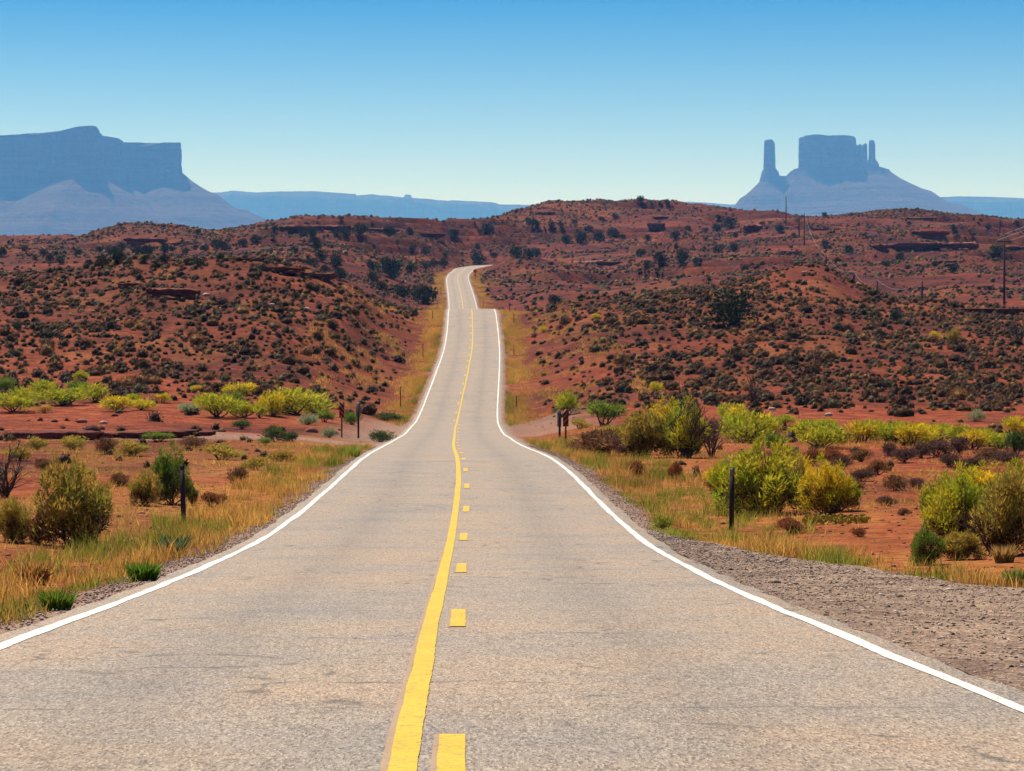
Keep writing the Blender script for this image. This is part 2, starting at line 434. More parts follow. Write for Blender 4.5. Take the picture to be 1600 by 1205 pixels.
def road_near(X, Y):
    """signed lateral distance to the road axis (right positive) and the road height there"""
    X = np.asarray(X, float); Y = np.asarray(Y, float)
    lat = X - road_x(Y); z = ZC - road_h(Y)
    far = (Y > 840)
    if far.any():
        xf, yf = X[far], Y[far]
        seg = line[line[:, 1] > 800]; sn = nrm[line[:, 1] > 800]
        l2 = np.empty(len(xf)); z2 = np.empty(len(xf))
        for a in range(0, len(xf), 20000):
            dx = xf[a:a+20000, None] - seg[None, :, 0]; dy = yf[a:a+20000, None] - seg[None, :, 1]
            i = np.argmin(dx*dx + dy*dy, 1); k = np.arange(len(i))
            l2[a:a+20000] = np.sqrt((dx*dx + dy*dy)[k, i]) * np.sign(dx[k, i]*sn[i, 0] + dy[k, i]*sn[i, 1] + 1e-9)
            z2[a:a+20000] = seg[i, 2]
        lat = lat.copy(); z = z.copy(); lat[far] = l2; z[far] = z2
    return lat, z

# ------------------------------------------------------------------ terrain height
NEAR = [(4, 1.66), (12, 1.95), (20, 2.25), (35, 2.8), (50, 3.18), (75, 3.35), (100, 3.6), (130, 3.9)]
COLS = {
 0:   [(160, 3.75), (190, 3.1), (215, 1.8), (260, -3.0), (310, -8.5), (350, -12.2), (420, -12.4), (520, -17), (600, -22), (700, -28), (900, -41), (1050, -50), (1250, -44), (1700, -30)],
 100: [(160, 3.75), (190, 3.1), (215, 1.8), (260, -3.0), (310, -8.8), (350, -12.9), (420, -12.6), (520, -17), (600, -22), (700, -28), (900, -41), (1040, -50), (1250, -44), (1700, -30)],
 160: [(160, 3.75), (190, 3.1), (215, 1.8), (260, -3.2), (310, -9.2), (350, -13.4), (420, -12.8), (520, -17), (600, -22), (700, -28), (880, -40), (1010, -52.0), (1250, -44), (1700, -30)],
 215: [(160, 3.75), (190, 3.1), (215, 1.8), (260, -3.4), (310, -9.8), (347, -13.7), (420, -13), (520, -17), (600, -22), (700, -28), (880, -41), (1000, -54.5), (1250, -44), (1700, -30)],
 265: [(160, 3.8), (190, 3.2), (215, 1.9), (260, -3.4), (310, -10), (345, -13.9), (420, -13), (520, -17), (600, -22), (700, -28), (880, -41), (1000, -54), (1250, -44), (1700, -30)],
 330: [(160, 3.9), (190, 3.4), (215, 2.1), (260, -3.2), (310, -10), (340, -14.0), (420, -13), (520, -17), (600, -22), (700, -28), (880, -41), (1030, -53.5), (1250, -48), (1700, -30)],
 390: [(160, 4.0), (190, 3.6), (215, 2.4), (260, -3), (310, -10.2), (338, -14.3), (420, -13), (520, -17), (620, -24), (720, -30), (900, -43), (1100, -58), (1250, -54), (1700, -30)],
 440: [(160, 4.1), (190, 3.8), (215, 2.7), (260, -2.6), (310, -9.6), (340, -13.6), (420, -12.6), (520, -17.5), (620, -25), (720, -31), (900, -43), (1180, -64.5), (1300, -62), (1700, -30)],
 530: [(160, 4.2), (190, 4.1), (215, 3.3), (260, -1.2), (310, -7.8), (350, -11.2), (430, -11.2), (520, -13.5), (640, -21.5), (800, -34.5), (1000, -51), (1200, -66.5), (1350, -62), (1700, -30)],
 600: [(160, 4.3), (190, 4.4), (215, 3.9), (255, 1.0), (310, -4.4), (360, -8.8), (440, -9.5), (540, -11), (640, -17.5), (740, -26), (900, -39), (1000, -50), (1200, -65.5), (1350, -62), (1700, -30)],
 660: [(160, 4.4), (190, 4.7), (215, 4.4), (244, 2.5), (308, -2.4), (367, -7.8), (450, -8.9), (560, -10.4), (620, -13.6), (700, -20), (760, -25.5), (900, -37), (1000, -47), (1220, -66), (1350, -62), (1700, -30)],
 720: [(160, 4.45), (190, 4.75), (215, 4.5), (244, 2.7), (308, -1.8), (367, -7.6), (430, -8.6), (560, -10.4), (610, -13), (740, -22.9), (860, -30.6), (950, -36), (1100, -51), (1250, -68), (1400, -62), (1700, -30)],
 770: [(160, 4.45), (190, 4.75), (215, 4.5), (244, 2.7), (308, -1.8), (367, -7.7), (430, -8.7), (560, -10.4), (610, -12.6), (740, -22.5), (835, -28.4), (905, -35.0), (950, -36.6), (1150, -57), (1300, -73.5), (1420, -70), (1700, -30)],
 810: [(160, 4.3), (190, 4.5), (215, 4.3), (244, 2.6), (308, -2.0), (367, -7.9), (430, -8.8), (540, -9.6), (620, -14.2), (740, -22.5), (830, -28.4), (895, -38.6), (945, -37.2), (1050, -45), (1200, -60), (1340, -80), (1450, -76), (1700, -30)],
 870: [(160, 4.1), (190, 4.1), (215, 3.6), (240, 1.7), (300, -3.4), (367, -8.3), (440, -9), (540, -10), (620, -15.5), (740, -24), (840, -31.5), (895, -36.0), (960, -38), (1050, -45), (1200, -60), (1370, -86.3), (1500, -84), (1700, -40)],
 940: [(160, 4.0), (190, 3.8), (215, 2.9), (240, 1.2), (300, -4), (380, -9.4), (500, -10), (620, -16), (750, -23.5), (900, -34), (1050, -46), (1250, -67), (1400, -89.3), (1520, -86), (1700, -50)],
 1000:[(160, 3.95), (190, 3.7), (215, 2.8), (240, 1.0), (300, -4.3), (385, -10.2), (500, -10.6), (620, -17.5), (750, -25), (900, -36.5), (1050, -47), (1250, -68), (1400, -89.8), (1520, -86), (1700, -50)],
 1070:[(160, 3.95), (190, 3.7), (215, 2.8), (240, 1.0), (300, -4.3), (390, -11.2), (500, -11.4), (630, -19.5), (760, -27), (900, -37), (1070, -50), (1250, -68.5), (1400, -88.5), (1520, -84), (1700, -50)],
 1130:[(160, 3.95), (190, 3.7), (215, 2.8), (240, 1.0), (300, -4.5), (395, -12), (500, -12), (650, -21.5), (780, -29.5), (900, -38), (1100, -53), (1250, -68), (1400, -86.6), (1520, -80), (1700, -50)],
 1200:[(160, 3.95), (190, 3.7), (215, 2.8), (240, 1.1), (300, -4.7), (365, -11), (400, -14.2), (500, -12), (650, -22), (780, -30), (900, -39), (1100, -56), (1350, -77.8), (1450, -72), (1700, -50)],
 1270:[(160, 3.95), (190, 3.7), (215, 2.8), (240, 1.2), (300, -4.5), (360, -10.8), (405, -16), (490, -11), (650, -20), (800, -31), (950, -43.5), (1100, -57), (1300, -74.5), (1420, -70), (1700, -50)],
 1335:[(160, 3.95), (190, 3.7), (215, 2.8), (240, 1.3), (300, -4), (360, -9.2), (405, -13.1), (500, -9), (650, -18), (800, -30), (940, -42), (980, -48.5), (1100, -58), (1300, -76), (1420, -72), (1700, -50)],
 1400:[(160, 3.95), (190, 3.7), (215, 2.8), (240, 1.4), (300, -3.6), (360, -7.6), (400, -10.5), (500, -8), (620, -15), (700, -21), (900, -38), (970, -42), (1010, -49.5), (1130, -60), (1300, -78), (1420, -74), (1700, -50)],
 1500:[(160, 3.95), (190, 3.7), (215, 2.8), (240, 1.5), (300, -3.2), (360, -6.8), (395, -9.2), (480, -8.6), (600, -16), (750, -27), (900, -39), (970, -42), (1010, -49), (1130, -59), (1300, -76), (1420, -72), (1700, -50)],
 1600:[(160, 3.95), (190, 3.7), (215, 2.9), (240, 1.6), (300, -2.8), (360, -6), (390, -8), (480, -8.6), (600, -16), (750, -26.5), (900, -38), (1000, -46), (1130, -57), (1300, -73), (1420, -70), (1700, -50)],
}
TD = np.concatenate([np.arange(4, 60, 1.0), np.arange(60, 420, 2.0), np.arange(420, 1704, 4.0)])
ck = np.array(sorted(COLS)); TP = np.arange(-100, 1701, 10.0)
_cols = []
for k in ck:
    pr = NEAR + COLS[k]; _cols.append(pchip([p[0] for p in pr], [p[1] for p in pr], TD))
_cols = np.array(_cols)
TH = np.array([pchip(ck, _cols[:, i], TP) for i in range(len(TD))])      # rows: depth, columns: bearing
for _ in range(2):
    TH[:, 1:-1] = TH[:, 1:-1]*0.5 + 0.25*(TH[:, :-2] + TH[:, 2:])

def base_h(X, Y):
    d = np.clip(Y, TD[0], TD[-1]); px = np.clip(800 + X / np.maximum(d, 1) * F, TP[0], TP[-1])
    i = np.clip(np.searchsorted(TD, d, side='right') - 1, 0, len(TD) - 2); u = (d - TD[i]) / (TD[i+1] - TD[i])
    j = np.clip(((px - TP[0]) / 10).astype(int), 0, len(TP) - 2); v = (px - TP[j]) / 10
    return (TH[i, j]*(1-v) + TH[i, j+1]*v)*(1-u) + (TH[i+1, j]*(1-v) + TH[i+1, j+1]*v)*u

def ground(X, Y, detail=True):
    X = np.asarray(X, float); Y = np.asarray(Y, float)
    z = ZC - base_h(X, Y)
    lat, rz = road_near(X, Y)
    al = np.abs(lat)
    a = sstep(4.5, 14, al) * sstep(15, 60, Y)
    # rolling relief grows with distance
    hillm = sstep(195, 260, Y)
    z = z + a * (0.35 * (fbm(X/9, Y/9, 3, 3) - 0.5) + 0.10 * (fbm(X/1.7, Y/1.7, 5, 3) - 0.5))
    gul = np.abs(fbm(X/16 + 0.6*fbm(X/30, Y/30, 9, 2), Y/34, 21, 4) - 0.5) * 2
    z = z + a * hillm * (1 - sstep(420, 520, Y)) * (1.5 * gul - 0.45 + 0.45*(fbm(X/4, Y/4, 8, 3) - 0.5))
    farm = sstep(520, 660, Y) * sstep(7, 26, al)
    z = z + farm * (5.0 * (fbm(X/48, Y/60, 31, 4) - 0.5) + 2.2 * (np.abs(fbm(X/22, Y/22, 35, 3) - 0.5) - 0.15))
    # sandstone benches: the slope climbs in steps
    st = 4.6
    q = (z + 3.0 * fbm(X/70, Y/90, 41, 3)) / st
    fr = q - np.floor(q)
    stepd = (sstep(0.42, 0.58, fr) - fr) * st
    z = z + farm * stepd * sstep(0.46, 0.60, fbm(X/60, Y/80, 47, 3)) * 0.85 * sstep(560, 800, Y)
    if detail:
        z = z + a * 0.05 * (fbm(X/0.5, Y/0.5, 6, 2) - 0.5)
    w = sstep(3.75, np.where((Y > 210) & (Y < 900), 15.0, 9.5), al)
    zr = rz - 0.06 - 0.16 * sstep(3.6, 5.2, al)
    wl = np.where((Y > 880) & (lat > 0), sstep(3.75, 7.0, al), w)
    return zr * (1 - wl) + z * wl

def pix(px, py, d):
    return ((px - 800) / F * d, d, ZC - (py - YH) / F * d)

_ds = np.concatenate([np.arange(8, 60, 0.25), np.arange(60, 420, 0.5), np.arange(420, 1500, 1.5)])
def hit(px, py, dmin=8.0):
    """where the line of sight through this picture point first meets the ground"""
    ds = _ds[_ds >= dmin]
    X = (px - 800) / F * ds
    yg = YH + F * (ZC - ground(X, ds)) / ds
    k = np.argmax(yg <= py) if (yg <= py).any() else int(np.argmin(yg))
    return float(X[k]), float(ds[k]), float(ZC - 0 + 0) if False else float(ground(X[k:k+1], ds[k:k+1])[0])

def to_px(X, Y, Z): return 800 + X / Y * F, YH + (ZC - Z) / Y * F

# terrain sheet
rows = np.concatenate([np.arange(-24, 8, 2.0), np.arange(8, 30, 0.3), np.arange(30, 130, 0.55), np.arange(130, 380, 0.85),
                       np.arange(380, 620, 2.2), np.arange(620, 1440, 2.1), np.arange(1440, 1701, 20)])
NC = 430
u = np.linspace(-1, 1, NC)
GX = u[None, :] * (0.262 * np.maximum(rows, 0)[:, None] + 16); GY = np.repeat(rows[:, None], NC, 1)
gx, gy = GX.ravel(), GY.ravel()
gz = ground(gx, np.maximum(gy, 0))
edge = np.zeros_like(GX, bool); edge[0] = edge[-1] = True; edge[:, 0] = edge[:, -1] = True
gz[edge.ravel()] = -7.5
lat, _ = road_near(gx, gy); al = np.abs(lat)
straw = sstep(3.9, 4.6, al) * (1 - np.where(gy > 200, sstep(4.4, 7.0, al), sstep(6.5, 13, al))) * (0.35 + 0.65 * sstep(0.35, 0.6, fbm(gx/3, gy/5, 61, 3)))
straw = np.where((gy > 150) & (gy < 205), straw * 0.35, straw)
nearp = sstep(16, 30, gy) * (1 - sstep(115, 140, gy)) * sstep(4, 6, al)
straw = np.maximum(straw, nearp * sstep(0.48, 0.62, fbm(gx/4, gy/6, 66, 4)) * 0.5)
straw = np.maximum(straw, sstep(200, 230, gy) * (1-sstep(370, 420, gy)) * sstep(4, 9, al) * sstep(0.55, 0.70, fbm(gx/7, gy/9, 68, 3)) * 0.3)
straw = np.maximum(straw, sstep(500, 600, gy) * sstep(4, 9, al) * sstep(0.52, 0.7, fbm(gx/30, gy/40, 69, 3)) * 0.2)
gw = np.where(gy > 205, 0.0, 0.22)
grav = (1 - sstep(3.8 + gw*0.5, 4.3 + gw, al + 0.6*(fbm(gx/1.2, gy/1.2, 71, 2)-0.5)))
drv = ((gy > 128) & (gy < 206) & (lat < 0) & (lat > -34)) * sstep(-12 - 22, -8, lat) * sstep(0, 10, 9 - np.abs(gy - (140 + 3.0*0 + 0.0*lat)) + 3*fbm(gx/5, gy/5, 73, 2)) * 0.8
drv2 = ((gy > 168) & (gy < 214) & (lat > 0) & (lat < 12)) * (1 - sstep(7, 12, lat)) * 0.55
apron = ((gy > 150) & (gy < 208) & (lat < 0)) * (1 - sstep(5, 9.5, al)) * 0.75
grav = np.clip(np.maximum(np.maximum(grav, drv), np.maximum(drv2, apron)), 0, 1)
maroon = np.maximum(np.maximum(sstep(430, 700, gy), 0.75*sstep(205, 290, gy)), sstep(0.45, 0.62, fbm(gx/14, gy/18, 77, 3)) * 0.8)
vi = np.arange(len(rows) * NC).reshape(len(rows), NC)
quads = np.stack([vi[:-1, :-1], vi[:-1, 1:], vi[1:, 1:], vi[1:, :-1]], -1).reshape(-1, 4)
terrain = mesh('ground', np.stack([gx, gy, gz], 1), quads, m_soil, col=np.stack([straw, grav, maroon], 1), smooth=True)
tag(terrain, kind='structure')
plain_v = []
for yy in (-3000, -800, 0, 6000, 26000, 34000):
    for xx in (-38000, -6000, 0, 6000, 38000): plain_v.append((xx, yy, -7.6))
pf = [[r*5+c, r*5+c+1, (r+1)*5+c+1, (r+1)*5+c] for r in range(5) for c in range(4)]
tag(mesh('desert_plain', plain_v, np.array(pf), m_soil, col=np.tile([0.2, 0, 0.6], (30, 1))), kind='structure')

# ------------------------------------------------------------------ road surface and markings
lt = np.concatenate([[-3.78], np.linspace(-3.6, 3.6, 19), [3.78]])
jag = 0.12 * (fbm(arc/0.9, arc*0, 81, 4) - 0.5); jag2 = 0.14 * (fbm(arc/0.8, arc*0 + 5, 83, 4) - 0.5)
offs = np.repeat(lt[None, :], len(line), 0)
E_R = pchip([8, 14, 19.6, 27, 40, 50], [0.25, 0.22, 0.09, 0.0, -0.03, 0], line[:, 1]); E_L = pchip([15, 28, 42, 60], [0, 0.10, 0.05, 0], line[:, 1])
offs += np.where(lt[None, :] > 0, E_R[:, None], E_L[:, None]) * np.abs(lt)[None, :] / 3.35
offs[:, 0] += jag * 2; offs[:, 1] += jag; offs[:, -1] += jag2 * 2; offs[:, -2] += jag2
def strip(o, dz):
    """points at lateral offsets o (rows along the road)"""
    v = line[:, None, :] + nrm[:, None, :] * o[:, :, None]
    v[:, :, 2] += dz - 0.012 * (o / HALF) ** 2
    return v
rv = strip(offs, 0.0)
rv[:, 0, 2] -= 0.10; rv[:, -1, 2] -= 0.10
nlat = len(lt)
vi = np.arange(len(line) * nlat).reshape(len(line), nlat)
rq = np.stack([vi[:-1, :-1], vi[:-1, 1:], vi[1:, 1:], vi[1:, :-1]], -1).reshape(-1, 4)
road = mesh('road', rv.reshape(-1, 3), rq, m_road, uv=np.stack([offs, np.repeat(arc[:, None], nlat, 1)], -1).reshape(-1, 2))
tag(road, kind='structure')

def marking(name, o0, o1, m, dz, mat, sel=None):
    s = np.arange(len(line)) if sel is None else sel
    e0 = np.broadcast_to(o0, (len(line),)); e1 = np.broadcast_to(o1, (len(line),))
    v = strip(np.stack([e0, 0.5*(e0+e1), e1], 1), dz)[s]
    k = np.arange(len(s) * 3).reshape(-1, 3)
    q = np.concatenate([np.stack([k[:-1, j], k[:-1, j+1], k[1:, j+1], k[1:, j]], -1) for j in (0, 1)])
    return mesh(name, v.reshape(-1, 3), q, mat, road)
wob = lambda sd, a: a * (fbm(arc/2.2, arc*0, sd, 4) - 0.5) + 0.010 * (fbm(arc/0.22, arc*0, sd+40, 2) - 0.5)
marking('edge_line', -HALF - 0.06 + E_L + wob(90, .07), -HALF + 0.065 + E_L + wob(91, .05), None, 0.005, m_white)
marking('edge_line', HALF - 0.065 + E_R + wob(92, .05), HALF + 0.06 + E_R + wob(93, .05), None, 0.005, m_white)
drift = 0.05 * (fbm(arc/20, arc*0, 95, 2) - 0.5)
YC = 0.012
marking('centre_line', YC - 0.070 + drift + wob(96, .02), YC + 0.070 + drift + wob(97, .02), None, 0.008, m_yellow)
gs = np.where((line[:, 1] > -5) & (line[:, 1] < 42))[0]
marking('faded_line', YC - 0.105 + drift + wob(98, .03), YC - 0.07 + drift, None, 0.0045, m_ghost, gs)

def at_arc(s, o, dz):
    p = np.array([np.interp(s, arc, line[:, k]) for k in range(3)]); n = np.array([np.interp(s, arc, nrm[:, k]) for k in range(3)])
    p = p + n * o; p[2] += dz; return p
s0 = float(np.interp(10.9, line[:, 1], arc))
for k in range(33):
    a0 = s0 + 11.1 * k; ln = 2.6
    o0 = YC + 0.228 + 0.008 * math.sin(k * 1.7)
    if np.interp(a0, arc, line[:, 1]) > 205: o0 = -0.235
    vv = []
    for j in range(6):
        s = a0 + ln * j / 5
        e = 0.008 * (random.random() - 0.5)
        dr = float(np.interp(s, arc, drift))
        vv += [at_arc(s, o0 - 0.068 + e + dr, 0.008), at_arc(s, o0 + 0.068 + e + dr, 0.008)]
    q = [[2*j, 2*j+1, 2*j+3, 2*j+2] for j in range(5)]
    mesh('lane_dash', vv, np.array(q), m_yellow, road)
for k in range(4):
    a0 = s0 + 11.1 * k - 0.06; o0 = YC + 0.228 + 0.008 * math.sin(k * 1.7)
    vv = []
    for j in range(4):
        s = a0 + 2.66 * j / 3; dr = float(np.interp(s, arc, drift))
        vv += [at_arc(s, o0 - 0.1 + 0.01*random.random() + dr, 0.0045), at_arc(s, o0 - 0.064 + dr, 0.0045)]
    mesh('faded_dash', vv, np.array([[2*j, 2*j+1, 2*j+3, 2*j+2] for j in range(3)]), m_ghost, road)

# gravel pull-out to the right of the road
pv, pt = [], []
prow = np.concatenate([np.arange(-10, 20, 1.0), np.arange(20, 49.5, 0.5)])
OUT_Y = [-10, 14, 20, 25, 29, 33, 38, 43, 46.5, 49]; OUT_X = [22, 16, 11.5, 8.4, 6.5, 5.5, 4.55, 3.7, 3.05, 2.62]
for y in prow:
    x0 = float(road_x(y)) + 3.62 + float(np.interp(y, line[:, 1][:700], E_R[:700])) * 1.05 + 0.10 * float(fbm(np.array([y/0.8]), np.array([3.0]), 101, 3)[0])
    x1 = max(x0 + 0.05, float(np.interp(y, OUT_Y, OUT_X)) + 0.5 * (float(fbm(np.array([y/1.5]), np.array([9.0]), 103, 3)[0]) - 0.5))
    for j in range(15):
        f = (j / 14) ** 1.4
        x = x0 + (x1 - x0) * f
        lat_ = x - float(road_x(y))
        pv.append((x, y, 0)); e = max(0.0, 1 - (x - x0) / 0.75)
        pt.append((e * 0.45, 0, 0))
pv = np.array(pv); pt = np.array(pt)
def gravel_z(x, y):
    lat_ = x - road_x(y)
    z = ZC - road_h(y) - 0.047 - 0.02 * np.minimum(1, (lat_ - 3.6) / 1.5) + 0.035 * (fbm(x/0.8, y/0.8, 105, 3) - 0.5)
    bl = sstep(5.0, 9.0, lat_); g = ground(x, y)
    return np.maximum(z * (1 - bl) + (g + 0.05) * bl, g + 0.012)
pv[:, 2] = gravel_z(pv[:, 0], pv[:, 1])
k = np.arange(len(prow) * 15).reshape(-1, 15)
pq = np.stack([k[:-1, :-1], k[:-1, 1:], k[1:, 1:], k[1:, :-1]], -1).reshape(-1, 4)
tag(mesh('gravel_shoulder', pv, pq, m_grav, col=pt, smooth=True), kind='structure')

# ------------------------------------------------------------------ far country: mesa, butte, ridge
def resample(poly, n):
    p = np.array(poly + [poly[0]], float); L = np.concatenate([[0], np.cumsum(np.linalg.norm(np.diff(p, axis=0), axis=1))])
    s = np.linspace(0, L[-1], n, endpoint=False)
    q = np.stack([np.interp(s, L, p[:, k]) for k in (0, 1)], 1)
    for _ in range(2): q = 0.5*q + 0.25*(np.roll(q, 1, 0) + np.roll(q, -1, 0))
    t = np.roll(q, -1, 0) - np.roll(q, 1, 0); t /= np.linalg.norm(t, axis=1)[:, None]
    nn = np.stack([t[:, 1], -t[:, 0]], 1)
    return q, nn, s / L[-1], L[-1]

FAR = 2.0            # metres per plan unit of the mesa, butte and ridge drawings
def loft(name, rings, cap, mat, parent=None):
    n = len(rings[0]); v = np.concatenate(rings); q = []
    k = np.arange(n); k1 = (k + 1) % n
    for i in range(len(rings) - 1):
        q.append(np.stack([i*n+k, i*n+k1, (i+1)*n+k1, (i+1)*n+k], 1))
    t = []
    if cap is not None:
        v = np.concatenate([v, [cap]]); t = np.stack([np.full(n, len(v)-1), k1, k], 1)
    return mesh(name, v * FAR - np.array([0, 0, ZC * (FAR - 1)]), [np.concatenate(q)] + ([t] if cap is not None else []), mat, parent)

def cliff(name, poly, ztop, zbase, mat, n=260, amp=10.0, batter=0.06, seed=0, parent=None, nz=16, talus=None):
    """poly counter-clockwise seen from above; ztop, zbase are functions of (x, y)"""
    q, nn, s, L = resample(poly, n)
    u_ = s * L
    frac = amp * (np.abs(fbm(u_/ (amp*3.2), u_*0, seed, 4) - 0.5) * 2.4 - 0.35)
    zt = ztop(q[:, 0], q[:, 1]) + 3.0 * (fbm(u_/25, u_*0, seed+3, 3) - 0.5)
    zb = zbase(q[:, 0], q[:, 1])
    rings = []
    ctr = q.mean(0)
    for f in (0.35, 0.7, 0.93):
        p = ctr + (q - ctr) * f
        rings.append(np.column_stack([p, zt - 40 * (1 - f) ** 0.5 + 2.0 * (fbm(p[:, 0]/40, p[:, 1]/40, seed+5, 3) - 0.5)]))
    for i in range(nz + 1):
        f = i / nz
        z = zt + (zb - zt) * f
        ledge = amp * 0.35 * (fbm(z/14, u_/120, seed+7, 3) - 0.5)
        o = -frac * (1 - 0.25 * f) + ledge + (zt - z) * batter
        p = q + nn * o[:, None]
        rings.append(np.column_stack([p, z]))
    if talus:
        H, ext, g = talus       # drop of the slope, horizontal reach (function of x, y), gully size
        last = rings[-1]
        for i in range(1, 31):
            f = i / 30
            e = ext(q[:, 0], q[:, 1])
            gl = g * (np.abs(fbm(u_/(g*4.5), u_*0 + f*0.7, seed+11, 4) - 0.5) * 2 - 0.3) * min(1, f * 3) * (1 - 0.3 * f)
            prof = f ** 0.86
            bench = 0.018 * math.sin(f * 40) + 0.012 * math.sin(f * 71 + 1)
            p = last[:, :2] + nn * (e * f)[:, None] * 1.0
            z = last[:, 2] - H * (prof + bench * min(1, f*4)) - gl
            rings.append(np.column_stack([p, z]))
    c = ctr
    cap = (c[0], c[1], float(zt.min()) - 45)
    return loft(name, rings, cap, mat, parent)

def smooth_normals(poly): return poly

# left mesa, 8 km away (2 m per pixel)
DM = 8000.0
MP = lambda px, y: ((px - 800) / F * y, y)
mpx = lambda x, y: 800 + x / y * F
mzz = lambda py, y: ZC - (py - YH) / F * y
tpx = [-400, 0, 60, 100, 108, 126, 141, 151, 157, 186, 191, 240, 280, 300]
tpy = [222, 212, 208, 206, 202, 198, 196.5, 197.5, 212, 217, 223, 223.5, 223, 226]
mesa_top = lambda x, y: mzz(np.interp(mpx(x, y), tpx, tpy), y) - 0.10 * np.maximum(y - 8060, 0)
mesa_base = lambda x, y: mzz(np.interp(mpx(x, y), [-400, 0, 60, 125, 160, 230, 280], [285, 285, 288, 264, 276, 290, 270]), np.minimum(y, 8100))
mesa = empty('mesa', (-1400 * FAR, DM * FAR, -7)); tag(mesa, 'long flat-topped hazy blue mesa with sheer cliff over pale talus slopes', 'mesa', kind='structure')
poly = [MP(280, 8045), MP(276, 8500), MP(100, 8800), (-3300, 8800), (-3400, 7700), MP(-250, 7780), MP(0, 7840), MP(60, 7850), MP(112, 7770), MP(154, 7760), MP(158, 7960), MP(189, 7990), MP(192, 8050), MP(235, 8075), MP(268, 8030)]
o_ = cliff('mesa_rock', poly, mesa_top, mesa_base, m_mesa, n=1100, amp=20, batter=0.05, seed=3,
      talus=(430, lambda x, y: 860.0 + 120*(fbm(x/150, y/150, 77, 3)-0.5), 40))
o_.parent = mesa; o_.matrix_parent_inverse = mesa.matrix_world.inverted(); o_.location = -Vector(mesa.location); o_.matrix_parent_inverse.identity()

# right butte, 9 km away
DB = 9000.0
bx = lambda px: (px - 800) / F * DB
bz = lambda py: ZC - (py - YH) / F * DB
butte = empty('butte', (bx(1290) * FAR, DB * FAR, -7)); tag(butte, 'hazy blue butte with a lone rock tower and a blocky summit on banded slopes', 'butte', kind='structure')
def under(o, par):
    o.parent = par; o.location = -Vector(par.location)
# talus pile
tx = [1150, 1190, 1200, 1215, 1226, 1238, 1250, 1300, 1350, 1375, 1392, 1400]
ty = [300, 276, 272, 276, 277, 266, 264, 264, 262, 263, 268, 272]
ttop = lambda x, y: bz(np.interp(800 + x / DB * F, tx, ty)) + 0.0 * y
poly = [(bx(1192), DB-14), (bx(1206), DB-26), (bx(1240), DB-50), (bx(1300), DB-75), (bx(1350), DB-60), (bx(1388), DB-25), (bx(1390), DB+20), (bx(1350), DB+60), (bx(1300), DB+75), (bx(1240), DB+50), (bx(1200), DB+20)]
extb = lambda x, y: 300 + 560 * sstep(bx(1200), bx(1390), x) * 1.0 + 60 * np.sin(x / 40)
o_ = cliff('butte_slope', poly, ttop, lambda x, y: ttop(x, y) - 4, m_mesa, n=560, amp=4, batter=0.2, seed=13, nz=2,
      talus=(470, lambda x, y: 620 + 470 * sstep(bx(1230), bx(1388), x), 38)); under(o_, butte)
def block(name, px0, px1, tops, base, dy, seed, amp=5, batter=0.03, y0=0, n=200):
    xs = [p[0] for p in tops]; ys = [p[1] for p in tops]
    x0, x1 = bx(px0), bx(px1); mxx = 0.5 * (x0 + x1)
    poly = [(x0, DB - dy*0.6 + y0), (x0 + (x1-x0)*0.18, DB - dy + y0), (mxx, DB - dy*0.86 + y0), (x0 + (x1-x0)*0.82, DB - dy + y0), (x1, DB - dy*0.55 + y0), (x1, DB + dy*0.6 + y0), (mxx, DB + dy + y0), (x0, DB + dy*0.6 + y0)]
    o = cliff(name, poly, lambda x, y: bz(np.interp(800 + x / DB * F, xs, ys)) + 0.0*y, lambda x, y: bz(base) + 0.0*x, m_mesa, n=n, amp=amp, batter=batter, seed=seed, nz=22)
    under(o, butte)
block('rock_tower', 1195, 1209.5, [(1194, 222), (1197, 219), (1203, 218), (1208, 219.5), (1210, 224)], 273, 14, 23, amp=5.5, batter=0.035, n=120)
block('tower_pedestal', 1191.5, 1215, [(1190, 268), (1195, 264), (1208, 263), (1214, 268)], 283, 26, 24, amp=4, batter=0.28, n=120)
block('summit_block', 1250, 1335.5, [(1250, 216), (1256, 214), (1275, 213), (1290, 214.2), (1334, 214.5), (1336, 217)], 276, 62, 25, amp=11, batter=0.028, n=320)
block('summit_shoulder', 1334, 1345.5, [(1334, 226), (1339, 229), (1340.5, 226), (1344, 227), (1346, 231)], 272, 32, 26, amp=3.5, batter=0.05, n=120)
block('summit_shoulder', 1345, 1353.5, [(1344, 229), (1348, 226.5), (1351, 225), (1353, 227)], 272, 26, 27, amp=3, batter=0.04, n=110)
block('summit_spire', 1358, 1367, [(1357, 222), (1359.5, 219.5), (1364, 219.5), (1366, 226), (1368, 229)], 270, 13, 28, amp=4.5, batter=0.03, n=110)
block('spire_pedestal', 1350, 1372, [(1349, 256), (1356, 250), (1366, 251), (1372, 258)], 274, 28, 29, amp=4, batter=0.2, n=110)

